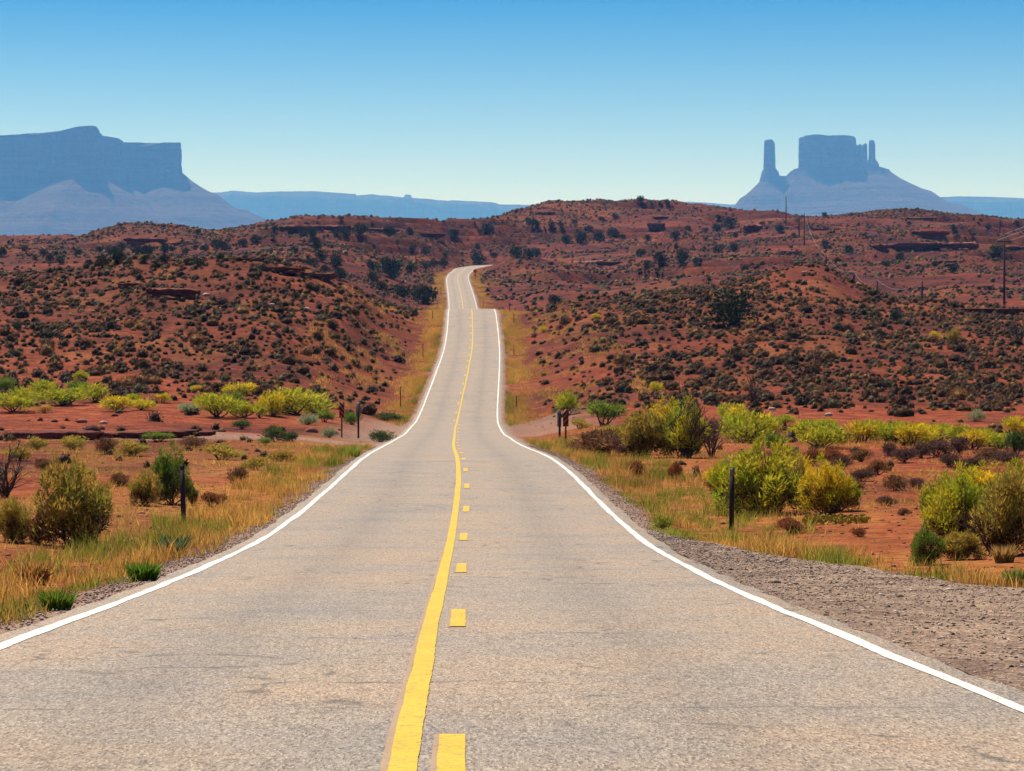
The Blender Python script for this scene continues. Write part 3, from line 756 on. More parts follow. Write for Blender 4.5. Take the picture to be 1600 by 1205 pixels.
# far ridge, 20 km away
DR = 28000.0
rpx = [-1200, 0, 345, 365, 380, 400, 440, 490, 520, 555, 557, 580, 631.5, 632.5, 642, 643, 700, 705, 768, 775, 780, 868, 1000, 1065, 1100, 1140, 1300, 1495, 1540, 1600, 2000, 2800]
rpy = [300, 302, 301, 298, 299.5, 301, 299, 299, 301, 303, 306, 304, 308.5, 304, 304.5, 309, 314, 313, 316, 317, 319.5, 321, 318, 315, 316.5, 320, 316, 307, 307.5, 310, 318, 330]
xs = np.arange(-1300, 2900, 1.0)
yt = np.interp(xs, rpx, rpy) + 1.1 * (fbm(xs/9, xs*0, 201, 4) - 0.5)
rr = []
for k, (dy, fz, g) in enumerate([(1800, 0.9, 0), (90, 1.0, 0), (0, 1.0, 0), (-45, 0.93, 20), (-120, 0.72, 55), (-260, 0.66, 90), (-800, 0.45, 190), (-1700, 0.22, 300), (-3200, 0.0, 300)]):
    d_ = DR + dy + g * 2.2 * (fbm(xs/14, xs*0 + k*0.15, 203, 4) - 0.5)
    top = ZC - (yt - YH) / F * DR
    X_ = (xs - 800) / F * DR
    rr.append(np.column_stack([X_, d_, -8 + (top + 8) * fz]))
rvv = np.concatenate(rr); nx = len(xs)
k = np.arange(len(rr) * nx).reshape(len(rr), nx)
rqq = np.stack([k[:-1, :-1], k[1:, :-1], k[1:, 1:], k[:-1, 1:]], -1).reshape(-1, 4)
tag(mesh('distant_ridge', rvv, rqq, m_mesa), 'low pale blue ridge far away along the horizon', 'ridge', kind='structure')

# ------------------------------------------------------------------ haze
hz = MB().box((0, 16500, 965.7), (80000, 40000, 1948.6)).build('haze', None)
m_haze = bpy.data.materials.new('blue_haze'); m_haze.use_nodes = True
nt = m_haze.node_tree; nt.nodes.remove(nt.nodes['Principled BSDF'])
pvn = nt.nodes.new('ShaderNodeVolumePrincipled')
pvn.inputs['Color'].default_value = (0.14, 0.42, 1.0, 1)
pvn.inputs['Absorption Color'].default_value = (1, 1, 1, 1)
pvn.inputs['Density'].default_value = 0.57e-4
pvn.inputs['Anisotropy'].default_value = 0.05
nt.links.new(pvn.outputs[0], nt.nodes['Material Output'].inputs['Volume'])
hz.data.materials.append(m_haze)
tag(hz, kind='stuff')
#PART2

# ------------------------------------------------------------------ roadside furniture
def T_ground(px, py, dmin=8.0):
    x, y, z = hit(px, py, dmin); return x, y, z

def band(W, H, k, a, b, n=10):
    """polygon of the stripe a < v - k*u < b inside a W by H panel, as vertices (u, v) and quads"""
    us = np.linspace(-W/2, W/2, n); v = []; q = []
    for uu in us:
        lo = max(-H/2, a + k*uu); hi = min(H/2, b + k*uu)
        if hi < lo: lo = hi = max(-H/2, min(H/2, 0.5*(lo+hi)))
        v += [(uu, lo), (uu, hi)]
    for i in range(n-1):
        if v[2*i+1][1]-v[2*i][1] + v[2*i+3][1]-v[2*i+2][1] > 1e-6: q.append([2*i, 2*i+2, 2*i+3, 2*i+1])
    return v, q

def slab_from_uv(uv, q, y0, y1):
    """extrude flat (u, v) quads between two depths"""
    used = sorted({i for r in q for i in r}); mp = {a: k for k, a in enumerate(used)}
    uv = [uv[i] for i in used]; q = [[mp[i] for i in r] for r in q]
    n = len(uv); f = [(a, y0, b) for a, b in uv] + [(a, y1, b) for a, b in uv]
    qq = [list(r) for r in q] + [[n+r[0], n+r[3], n+r[2], n+r[1]] for r in q]
    e0, e1 = q[0], q[-1]
    for r in q:
        if len(set(r)) == 4: qq.append([r[0], n+r[0], n+r[1], r[1]]); qq.append([r[3], r[2], n+r[2], n+r[3]])
    return f, qq

def object_marker(px, py, top_px, slope, label, rot):
    x, y, z = T_ground(px, py); sc = y / F
    e = empty('object_marker', (x, y, z)); tag(e, label, 'road sign')
    Ht = (py - top_px) * sc
    MB().box((0, 0.035, Ht/2 - 0.2), (0.085, 0.05, Ht + 0.2)).build('post', m_post, e)
    W, H = 0.31, 0.92
    pn = MB().box((0, 0, Ht - H/2), (W, 0.012, H)).build('panel', m_orange, e)
    k = slope
    for j in range(-3, 4):
        uv, q = band(W, H, k, j*0.30 - 0.07, j*0.30 + 0.08)
        if not q: continue
        used = [uv[i] for i in range(len(uv))]
        f, qq = slab_from_uv(used, q, -0.0095, -0.0062)
        o = mesh('stripe', np.array(f), np.array(qq), m_black, pn); o.location = (0, 0, Ht - H/2)
    for zz in (Ht - 0.12, Ht - 0.8):
        MB().tube([(0, -0.016, zz), (0, -0.006, zz)], 0.012, 6).build('bolt', m_steel, e)
    e.rotation_euler.z = rot
    return e
object_marker(534, 684, 629, -1.15, 'striped orange and black hazard marker left of the road, stripes falling towards it', 0.05)
object_marker(884, 692, 640, 1.15, 'striped orange and black hazard marker on a dark post, stripes rising, right of the road', -0.05)

def marker_back(px, py, top_px, label, rot, W=0.31):
    x, y, z = T_ground(px, py); Ht = (py - top_px) * y / F
    e = empty('marker_back', (x, y, z)); tag(e, label, 'road sign')
    MB().box((0, -0.03, Ht/2 - 0.2), (0.115, 0.055, Ht + 0.2)).build('post', m_post, e)
    MB().box((0, 0.006, Ht - 0.47), (W, 0.012, 0.92)).build('panel', m_signback, e)
    for zz in (Ht - 0.12, Ht - 0.8):
        MB().tube([(0, -0.07, zz), (0, -0.057, zz)], 0.014, 6).build('bolt', m_steel, e)
    e.rotation_euler.z = rot
marker_back(560, 685, 628, 'dark post with a dull grey sign back, beside the striped marker left of the road', 0.0, 0.27)
marker_back(874, 690, 641, 'dark post with a narrow dull sign back, beside the striped marker right of the road', 0.55, 0.26)

def delineator(px, py, top_px, w, label, cap=False, lean=0.0):
    x, y, z = T_ground(px, py); Ht = (py - top_px) * y / F
    e = empty('delineator_post', (x, y, z)); tag(e, label, 'marker post', 'delineator posts along the road')
    m = MB(); m.box((0, 0, Ht/2 - 0.15), (w, 0.035, Ht + 0.3)); m.box((0, 0.022, Ht/2 - 0.15), (w*0.3, 0.03, Ht + 0.28))
    m.build('post', m_post, e)
    if cap:
        MB().box((0, -0.0205, Ht - 0.10), (w*0.82, 0.006, 0.17)).build('reflector', m_steel, e)
        for zz in (0.35, 0.62): MB().tube([(0, -0.028, Ht*zz), (0, -0.0175, Ht*zz)], 0.008, 6).build('bolt', m_steel, e)
    else:
        MB().box((0, -0.0205, Ht - 0.07), (w*0.8, 0.006, 0.10)).build('reflector', m_post, e)
    e.rotation_euler = (0, lean, 0)
delineator(287, 822, 727, 0.10, 'nearest dark delineator post left of the road, in dry grass before a green bush', False, -0.03)
delineator(1143, 830, 731, 0.095, 'nearest dark delineator post right of the road, grey cap, before a yellow bush', True, 0.012)
delineator(626, 640, 605, 0.085, 'thin dark post on the straw verge left of the road, just past the dirt track')
delineator(661, 560, 537, 0.08, 'thin dark post left of the road, halfway up the climb')
delineator(676, 500, 486, 0.09, 'small dark post left of the road, close under the crest')
delineator(683, 484, 470, 0.1, 'small post left of the road by the big dark juniper')
delineator(689, 460, 449, 0.11, 'tiny post left of the road past the crest, before the bend')
delineator(807, 639, 619, 0.085, 'thin dark post on the right grass verge, at the foot of the climb')
delineator(803, 555, 539, 0.085, 'thin dark post right of the road, halfway up the climb')
delineator(803, 505, 489, 0.09, 'small dark post right of the road, just under the crest')
delineator(796, 487, 472, 0.1, 'small dark post right at the crest of the road, on its right side')
delineator(755, 479, 470, 0.11, 'tiny post right of the road past the crest, before the bend')

# curve warning sign near the bend
x, y, z = T_ground(742.5, 438, 700); Ht = 18.5 * y / F
cs = empty('curve_sign', (x, y, z)); tag(cs, 'orange diamond curve warning sign with a small plate below, at the far bend', 'road sign')
MB().box((0, 0.05, Ht/2), (0.14, 0.06, Ht)).build('post', m_post, cs)
h_ = 0.80
f, qq = slab_from_uv([(-h_, 0), (-h_, 0), (0, -h_), (0, h_), (h_, 0), (h_, 0)], [[0, 2, 3, 1], [2, 4, 5, 3]], -0.01, 0.01)
dm = mesh('diamond_panel', np.array(f), np.array(qq), m_diamond, cs); dm.location = (0, 0, Ht - h_)
MB().box((-0.1, -0.02, -0.12), (0.14, 0.012, 0.6)).box((0.08, -0.02, 0.22), (0.5, 0.012, 0.14)).build('curve_arrow', m_black, dm)
pl = MB().box((0, 0, Ht - 2*h_ - 0.42), (0.72, 0.02, 0.72)).build('plate', m_diamond, cs)

# power poles
poles = {}
def pole(key, px, base, top, label, d=None, arm=True, armw=2.6, turn=0.0):
    if d is None: x, y, z = T_ground(px, base, 250)
    else:
        y = d; x = (px - 800) / F * d; z = float(ground(np.array([x]), np.array([d]))[0])
    Ht = ZC - (top - YH) * y / F - z
    e = empty('power_pole', (x, y, z)); tag(e, label, 'power pole', 'power poles over the red hills')
    MB().tube([(0, 0, -0.5), (0, 0, Ht*0.5), (0, 0, Ht)], [0.27, 0.23, 0.17], 8).build('pole', m_pole, e, True)
    ends = []
    c, s_ = math.cos(turn), math.sin(turn)
    if arm:
        za = Ht - 1.35
        MB().box((0, -0.16, za), (armw, 0.16, 0.22), rz=turn).build('crossarm', m_pole, e)
        for k in (-0.46, 0.46):
            X_, Y_ = k*armw*c, k*armw*s_ - 0.16
            MB().tube([(X_, Y_, za+0.075), (X_, Y_, za+0.2), (X_, Y_, za+0.34)], [0.05, 0.09, 0.05], 7).build('insulator', m_glass, e)
            ends.append((x + X_, y + Y_, z + za + 0.34))
        MB().tube([(-0.28*armw*c, -0.28*armw*s_ - 0.17, za-0.06), (0, -0.15, za-0.8), (0.28*armw*c, 0.28*armw*s_ - 0.17, za-0.06)], 0.03, 5).build('brace', m_pole, e)
    MB().tube([(0, 0, Ht), (0, 0, Ht+0.15), (0, 0, Ht+0.3)], [0.05, 0.085, 0.04], 7).build('insulator', m_glass, e)
    ends.append((x, y, z + Ht + 0.3))
    poles[key] = ends
pole('big', 1569, 480, 368, 'tall dark power pole with a crossarm at the far right, on the red flat', turn=0.0, armw=3.3)
pole('sky', 1228, 353, 307, 'slender pole rising against the hazy butte, highest of the power poles', arm=False)
pole('twin_a', 1248.5, 371, 337, 'thin power pole with a crossarm, left of a taller twin on the red hills')
pole('twin_b', 1256.5, 384, 333, 'taller power pole with a crossarm, right of its thinner twin on the red hills')
pole('c', 1290.5, 440, 398, 'small pole showing above the right slope of the pointed red hill', d=800, arm=False)
pole('d', 1334, 440, 425, 'second small pole down from the pointed red hill, just its top visible', d=700, arm=False)
pole('e', 1370.5, 440, 439, 'low pole between the pointed red hill and the pale ledge, only its tip visible', d=620, arm=False)
pole('f', 1440.5, 468, 440, 'short dark pole at the near end of the pale ledge on the right', d=540, arm=True, armw=1.4)
pole('g', 1562, 365, 342, 'distant thin pole on the skyline hill at the far right')

def wire(a, b, sag, label, r=0.024):
    a = np.array(a); b = np.array(b); t = np.linspace(0, 1, 15)
    p = a[None]*(1-t[:, None]) + b[None]*t[:, None]; p[:, 2] -= sag * 4 * t * (1-t)
    o = MB().tube(p, r, 4).build('power_cable', m_wire); tag(o, label, 'cable', 'power cables between the poles')
P_ = poles
far_end = [(86, 300, 30.5), (89, 300, 30.5), (87.5, 300, 32.2)]
nm = ['left arm', 'right arm', 'top']
for k in range(3): wire(P_['big'][k], far_end[k], 1.2, f'power cable running off to the right from the {nm[k]} of the tall pole', 0.04)
wire(P_['twin_b'][2], P_['c'][0], 3.5, 'power cable sagging from the taller twin pole towards the pointed hill')
wire(P_['c'][0], P_['d'][0], 2.2, 'power cable low behind the slope of the pointed red hill')
wire(P_['d'][0], P_['e'][0], 2.2, 'power cable in the dip behind the pointed red hill, between two low poles')
wire(P_['e'][0], P_['f'][2], 2.2, 'power cable from the lowest pole to the short pole by the ledge')
wire(P_['f'][2], (100, 640, 18.5), 3.0, 'pale cable sagging to the right from the short pole by the ledge')
wire(P_['sky'][0], P_['twin_a'][2], 2.5, 'power cable from the highest slender pole to the thin twin')

# ------------------------------------------------------------------ sandstone ledges and boulders
def ledge(px, py, wpx, tpx_, depth, label, layers=2, rot=0.0, seed=0, dmin=20):
    x, y, z = T_ground(px, py, dmin); W = wpx / F * y; Th = tpx_ / F * y
    e = empty('rock_ledge', (x, y, z)); tag(e, label, 'rock ledge')
    rg = np.random.default_rng(seed + 100)
    for L in range(layers):
        n = 40; th = np.arange(n) / n * 2 * math.pi
        rx = W/2 * (0.82 + 0.18*L if layers > 1 else 1.0) * (1 - 0.10 * rg.random()); ry = depth/2
        px_ = np.sign(np.cos(th)) * np.abs(np.cos(th))**0.55 * rx; py_ = np.sign(np.sin(th)) * np.abs(np.sin(th))**0.6 * ry
        jj = 1 + 0.42 * (fbm(th*3.4 + rg.random()*20, th*0 + L*3.1, seed, 3) - 0.5) * 2
        px_ = px_ * jj + rg.normal(0, 0.06) * W; py_ = py_ * jj
        z0 = -0.45*Th + Th * L / layers * 1.15; z1 = z0 + Th / layers * 1.1
        tilt = rg.normal(0, 0.015); taper = 0.35 * Th * (1 - np.abs(px_ / (rx*1.2)) ** 2.0)
        rr_ = []
        for f, zz in ((0.80, z0), (0.9, z0 + 0.3*(z1-z0)), (0.97, z0 + 0.62*(z1-z0)), (1.0, z1 - 0.08*(z1-z0)), (0.97, z1), (0.6, z1 + 0.04*Th), (0.25, z1 + 0.05*Th)):
            k = 1 + 0.05 * (rg.random(n) - 0.5)
            rr_.append(np.column_stack([px_*f*k, py_*f*k + depth*0.42, zz + tilt*px_ + 0.22*Th*(rg.random(n)-0.5)]))
        v = np.concatenate(rr_); k = np.arange(n); k1 = (k+1) % n
        q = np.concatenate([np.stack([i*n+k, i*n+k1, (i+1)*n+k1, (i+1)*n+k], 1) for i in range(len(rr_)-1)])
        v = np.concatenate([v, [[0, depth*0.42, z1 + 0.05*Th], [0, depth*0.42, z0]]])
        t = np.concatenate([np.stack([np.full(n, len(v)-2), 6*n+k, 6*n+k1], 1), np.stack([np.full(n, len(v)-1), k1, k], 1)])
        mesh('rock_layer', v, [q, t], m_rock, e)
    e.rotation_euler.z = rot
LEDGES = [
 (70, 686, 160, 15, 3.0, 'long dark wash bank along the left edge, below the yellow bushes', 1),
 (215, 685, 150, 14, 3.0, 'dark wash bank continuing towards the road, beside a dark boulder', 1),
 (300, 682, 70, 9, 2.0, 'low tapering end of the dark wash bank left of the road', 1),
 (262, 466, 72, 20, 6, 'dark overhanging rock ledge high on the left hillside', 2),
 (205, 449, 36, 8, 3, 'small dark ledge just left of the overhang on the left hillside', 1),
 (428, 424, 90, 9, 6, 'dark rock rim on the crest of the left hill', 2),
 (485, 434, 70, 8, 5, 'dark rock rim sloping down from the crest of the left hill', 1),
 (392, 408, 50, 7, 8, 'flat ledge just behind the left hill crest', 1),
 (445, 407, 60, 5, 8, 'thin pale ledge behind the left hill crest, among junipers', 1),
 (474, 362, 62, 11, 12, 'blocky sandstone ledge at the left end of the skyline ridge', 2),
 (527, 363, 56, 13, 12, 'tallest sandstone block on the skyline ridge left of the road', 2),
 (585, 364, 90, 8, 14, 'long layered ledge on the skyline ridge left of the road', 2),
 (660, 370, 60, 5, 12, 'thin ledge low on the skyline ridge, above the road bend', 1),
 (222, 381, 62, 10, 12, 'dark ledge across the front of the rounded far left knoll', 2),
 (275, 383, 50, 5, 12, 'thin ledge trailing right from the far left knoll', 1),
 (848, 336, 32, 7, 10, 'square ledge at the left shoulder of the central skyline hill', 1),
 (1030, 343, 26, 6, 9, 'upper small dark ledge on the central skyline hill', 1),
 (1024, 357, 30, 10, 9, 'lower dark cave-like ledge on the central skyline hill', 2),
 (965, 413, 55, 4, 8, 'thin dark ledge in the valley right of the far bend', 1),
 (1179, 362, 32, 14, 12, 'dark square rock block on the right shoulder of the central hill', 2),
 (1230, 359, 46, 6, 10, 'flat ledge at the foot of the highest power pole', 1),
 (1285, 361, 44, 5, 10, 'thin flat ledge to the right of the twin power poles', 1),
 (1243, 398, 52, 8, 10, 'dark ledge below the twin power poles', 2),
 (1376, 393, 34, 14, 12, 'dark rounded outcrop, first of the big ledges right of the twin poles', 2),
 (1425, 393, 70, 17, 12, 'widest of the big layered ledges on the right hills', 3),
 (1505, 391, 54, 15, 12, 'dark hollowed ledge left of the tall power pole', 2),
 (1590, 392, 44, 9, 12, 'dark ledge behind the tall power pole at the right edge', 2),
 (1455, 369, 60, 6, 12, 'upper thin ledge above the big ledges on the right hills', 1),
 (1438, 344, 58, 6, 12, 'thin dark ledge near the top of the right skyline hill', 1),
 (1478, 411, 36, 5, 8, 'small ledge on the slope below the big right ledges', 1),
 (1515, 487, 138, 7, 7, 'long low pale ledge in front of the tall power pole', 1),
]
for i, (px, py, w, t, dp, lb, ly) in enumerate(LEDGES): ledge(px, py, w, t, dp, lb, ly, rot=random.uniform(-0.06, 0.06), seed=i*7)

def rock_mesh(seed, colr):
    rg = np.random.default_rng(seed); n, m = 9, 6; v = []
    for j in range(m):
        ph = math.pi * j / (m-1)
        for i in range(n):
            th = 2*math.pi*i/n; r = 0.5 * (1 + 0.45*(rg.random()-0.5))
            v.append((r*math.sin(ph)*math.cos(th), r*math.sin(ph)*math.sin(th), 0.62*r*math.cos(ph) + 0.18))
    q = [[j*n+i, (j+1)*n+i, (j+1)*n+(i+1) % n, j*n+(i+1) % n] for j in range(m-1) for i in range(n)]
    return np.array(v), np.array(q), np.tile(colr, (len(v), 1))
RK = {'pale': (0.42, 0.27, 0.21), 'red': (0.25, 0.085, 0.055), 'dark': (0.075, 0.03, 0.024)}
ROCKS = [(85, 660, 11, 'dark', 'dark boulder on the spoil heap left of the road, behind the wash bank'), (129, 661, 18, 'red', 'red boulder on the spoil heap behind the wash bank'),
 (162, 663, 13, 'pale', 'white rock sitting on the spoil heap behind the wash bank'), (179, 651, 11, 'dark', 'small dark rock on top of the spoil heap left of the road'),
 (144, 676, 28, 'dark', 'big black boulder breaking the line of the dark wash bank'), (200, 611, 20, 'dark', 'dark flat rock at the foot of the left hill'),
 (328, 676, 9, 'dark', 'small dark rock at the end of the wash bank'), (486, 676, 20, 'red', 'flat pinkish rock left of the striped marker'),
 (1206, 642, 14, 'pale', 'pale slab behind the bright bushes right of the road, left one of two'), (1211, 658, 13, 'red', 'reddish slab just below the pale slab behind the bright bushes'),
 (1295, 650, 13, 'pale', 'pale rock standing alone on the bare red flat behind the bushes'), (890, 697, 12, 'red', 'small red rock at the foot of the right striped marker'),
 (1257, 427, 9, 'pale', 'pale block near the top of the pointed red hill'), (1268, 424, 6, 'dark', 'dark block near the top of the pointed red hill'),
 (415, 480, 13, 'pale', 'pale slab pile on the left hillside, beside a lone green bush'), (425, 478, 9, 'pale', 'smaller pale slab right of the slab pile on the left hillside'),
 (478, 485, 13, 'pale', 'pale slab on the left hillside, right of the lone green bush'), (454, 422, 10, 'pale', 'pale slab under the rim of the left hill crest'),
 (323, 463, 12, 'pale', 'pale rocks right of the dark overhang on the left hillside'), (184, 501, 7, 'pale', 'tiny white rock at mid height on the left hillside'),
 (78, 917, 7, 'dark', 'small dark stone on the red ground by the left verge'), (912, 640, 9, 'red', 'red rock at the foot of the right hill, by the green bushes')]
for i, (px, py, w, kind, lb) in enumerate(ROCKS):
    x, y, z = T_ground(px, py); v, q, c = rock_mesh(i, RK[kind]); s = w / F * y
    o = mesh('rock', v * s * np.array([1, 0.8, 0.85]), q, m_stone, col=c); o.location = (x, y, z - 0.05*s); tag(o, lb, 'rock', 'loose rocks')

# ------------------------------------------------------------------ plants
def leaf_cloud(lobes, n, ln, wd, up, colr, rg, jit=0.25, shell=0.55, dark=None):
    """many small leaf faces spread through ellipsoid lobes (cx, cy, cz, rx, ry, rz)"""
    lobes = np.array(lobes, float); vol = lobes[:, 3]*lobes[:, 4] + lobes[:, 3]*lobes[:, 5]
    li = rg.choice(len(lobes), n, p=vol/vol.sum()); Lb = lobes[li]
    d = rg.normal(size=(n, 3)); d /= np.linalg.norm(d, axis=1)[:, None]
    r = shell + (1-shell) * rg.random(n) ** 0.6
    p = Lb[:, :3] + d * Lb[:, 3:] * r[:, None]
    p[:, 2] = np.maximum(p[:, 2], 0.01)
    dirv = d * 0.8 + rg.normal(size=(n, 3)) * 0.5 + np.array([0, 0, up]); dirv /= np.linalg.norm(dirv, axis=1)[:, None]
    side = np.cross(dirv, rg.normal(size=(n, 3))); side /= np.linalg.norm(side, axis=1)[:, None] + 1e-9
    l = ln * (0.6 + 0.8*rg.random(n))[:, None]; w = wd * (0.6 + 0.8*rg.random(n))[:, None]
    v = np.stack([p - side*w/2, p + side*w/2, p + dirv*l], 1).reshape(-1, 3)
    t = np.arange(3*n).reshape(-1, 3)
    lobec = (1 + 0.42 * (rg.random((len(lobes), 1)) - 0.5)) * (1 + np.array([0.55, 0.15, 0.2]) * (rg.random((len(lobes), 1)) - 0.5))
    c = np.array(colr)[None, :] * lobec[li] * (1 + jit*(rg.random((n, 1)) - 0.5)*2) * (1 + 0.12*(rg.random((n, 3)) - 0.5))
    return v, t, np.repeat(np.clip(c, 0.004, 1), 3, axis=0)

def dome_lobes(rg, k=9, h=1.0, spread=0.36, lr=(0.15, 0.26), zlo=0.35):
    L = []
    for i in range(k):
        a = 2*math.pi*(i + rg.random()*0.8)/k; rad = spread * (0.35 + 0.65*rg.random()); r = rg.uniform(*lr)
        zz = h * (zlo + (0.92 - zlo) * rg.random() * (1 - 0.45*(rad/spread)**2)) - r*0.4
        L.append((rad*math.cos(a), rad*math.sin(a), max(zz, r*0.6), r, r, r*1.15*h))
    L.append((0, 0, h*0.62, 0.22, 0.22, 0.26*h)); return L

def stems_mb(rg, lobes, n=14, r=0.012):
    m = MB()
    for i in range(n):
        L = lobes[rg.integers(len(lobes))]
        end = np.array(L[:3]) + rg.normal(0, 0.06, 3); b = np.array([rg.normal(0, 0.05), rg.normal(0, 0.05), -0.03])
        mid = b*0.45 + end*0.55 + np.array([0, 0, -0.05]) + rg.normal(0, 0.025, 3)
        m.tube([b, mid, end], [r*1.4, r, r*0.4], 4)
    return m

BUSHCOL = {'yellow': (0.48, 0.36, 0.018), 'lime': (0.34, 0.32, 0.020), 'green': (0.13, 0.18, 0.022), 'olive': (0.31, 0.225, 0.036), 'straw': (0.42, 0.24, 0.055),
           'brown': (0.15, 0.068, 0.030), 'redbrown': (0.19, 0.062, 0.026), 'sage': (0.24, 0.25, 0.12), 'teal': (0.075, 0.14, 0.055), 'deep': (0.055, 0.085, 0.022), 'purple': (0.085, 0.045, 0.035), 'tuft': (0.24, 0.25, 0.03)}
PROTO = {}
def bush_proto(kind, var, n):
    key = (kind, var, n)
    if key in PROTO: return PROTO[key]
    rg = np.random.default_rng(abs(hash((len(kind), ord(kind[0]), var))) % 9999 + 5)
    lobes = dome_lobes(rg, 10 + 2*var) if n < 2500 else (dome_lobes(rg, 24 + 4*var, lr=(0.07, 0.16), spread=0.42, zlo=0.22) + [(0.46*math.cos(a_)*q_, 0.46*math.sin(a_)*q_, (0.45 + 0.55*(1-q_*q_)) * rg.uniform(0.8, 1.12), 0.05, 0.05, 0.11) for a_, q_ in zip(rg.random(16)*6.28, rg.random(16)**0.5)])
    fine = 1.0 if n < 2500 else 0.6
    v, t, c = leaf_cloud(lobes, n, 0.125*fine, 0.030*fine, 1.0, BUSHCOL[kind], rg, shell=0.3)
    if n >= 2500:
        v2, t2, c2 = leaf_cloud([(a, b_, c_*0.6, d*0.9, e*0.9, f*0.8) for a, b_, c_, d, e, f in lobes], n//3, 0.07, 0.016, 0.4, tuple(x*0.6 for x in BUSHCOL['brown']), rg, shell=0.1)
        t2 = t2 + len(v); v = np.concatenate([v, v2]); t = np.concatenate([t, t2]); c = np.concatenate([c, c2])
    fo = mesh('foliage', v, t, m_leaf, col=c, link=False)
    st = stems_mb(rg, lobes, 16 if n >= 2500 else 9, 0.010 if n >= 2500 else 0.016)
    fl = [np.concatenate(st.q), np.concatenate(st.t)]
    so = mesh('stems', np.concatenate(st.v), fl, m_wood, link=False)
    PROTO[key] = (fo, so); return PROTO[key]

def bush(px, py, w, h, kind, label, name='rabbitbrush', cat='bush', group='bushes on the red flats', n=1500):
    x, y, z = T_ground(px, py); var = random.randrange(3)
    fo, so = bush_proto(kind, var, n)
    e = empty(name, (x, y, z - 0.02)); tag(e, label, cat, group)
    for o in (fo, so):
        c = o.copy(); COL.objects.link(c); c.parent = e
    sw = w / F * y * (1.28 if kind in ('lime', 'yellow') else 1.15); sh = h / F * y * 1.08
    e.scale = (sw, sw * random.uniform(0.8, 1.0), sh); e.rotation_euler.z = random.uniform(0, 6.28) if abs(1 - 0.9) else 0
    return e

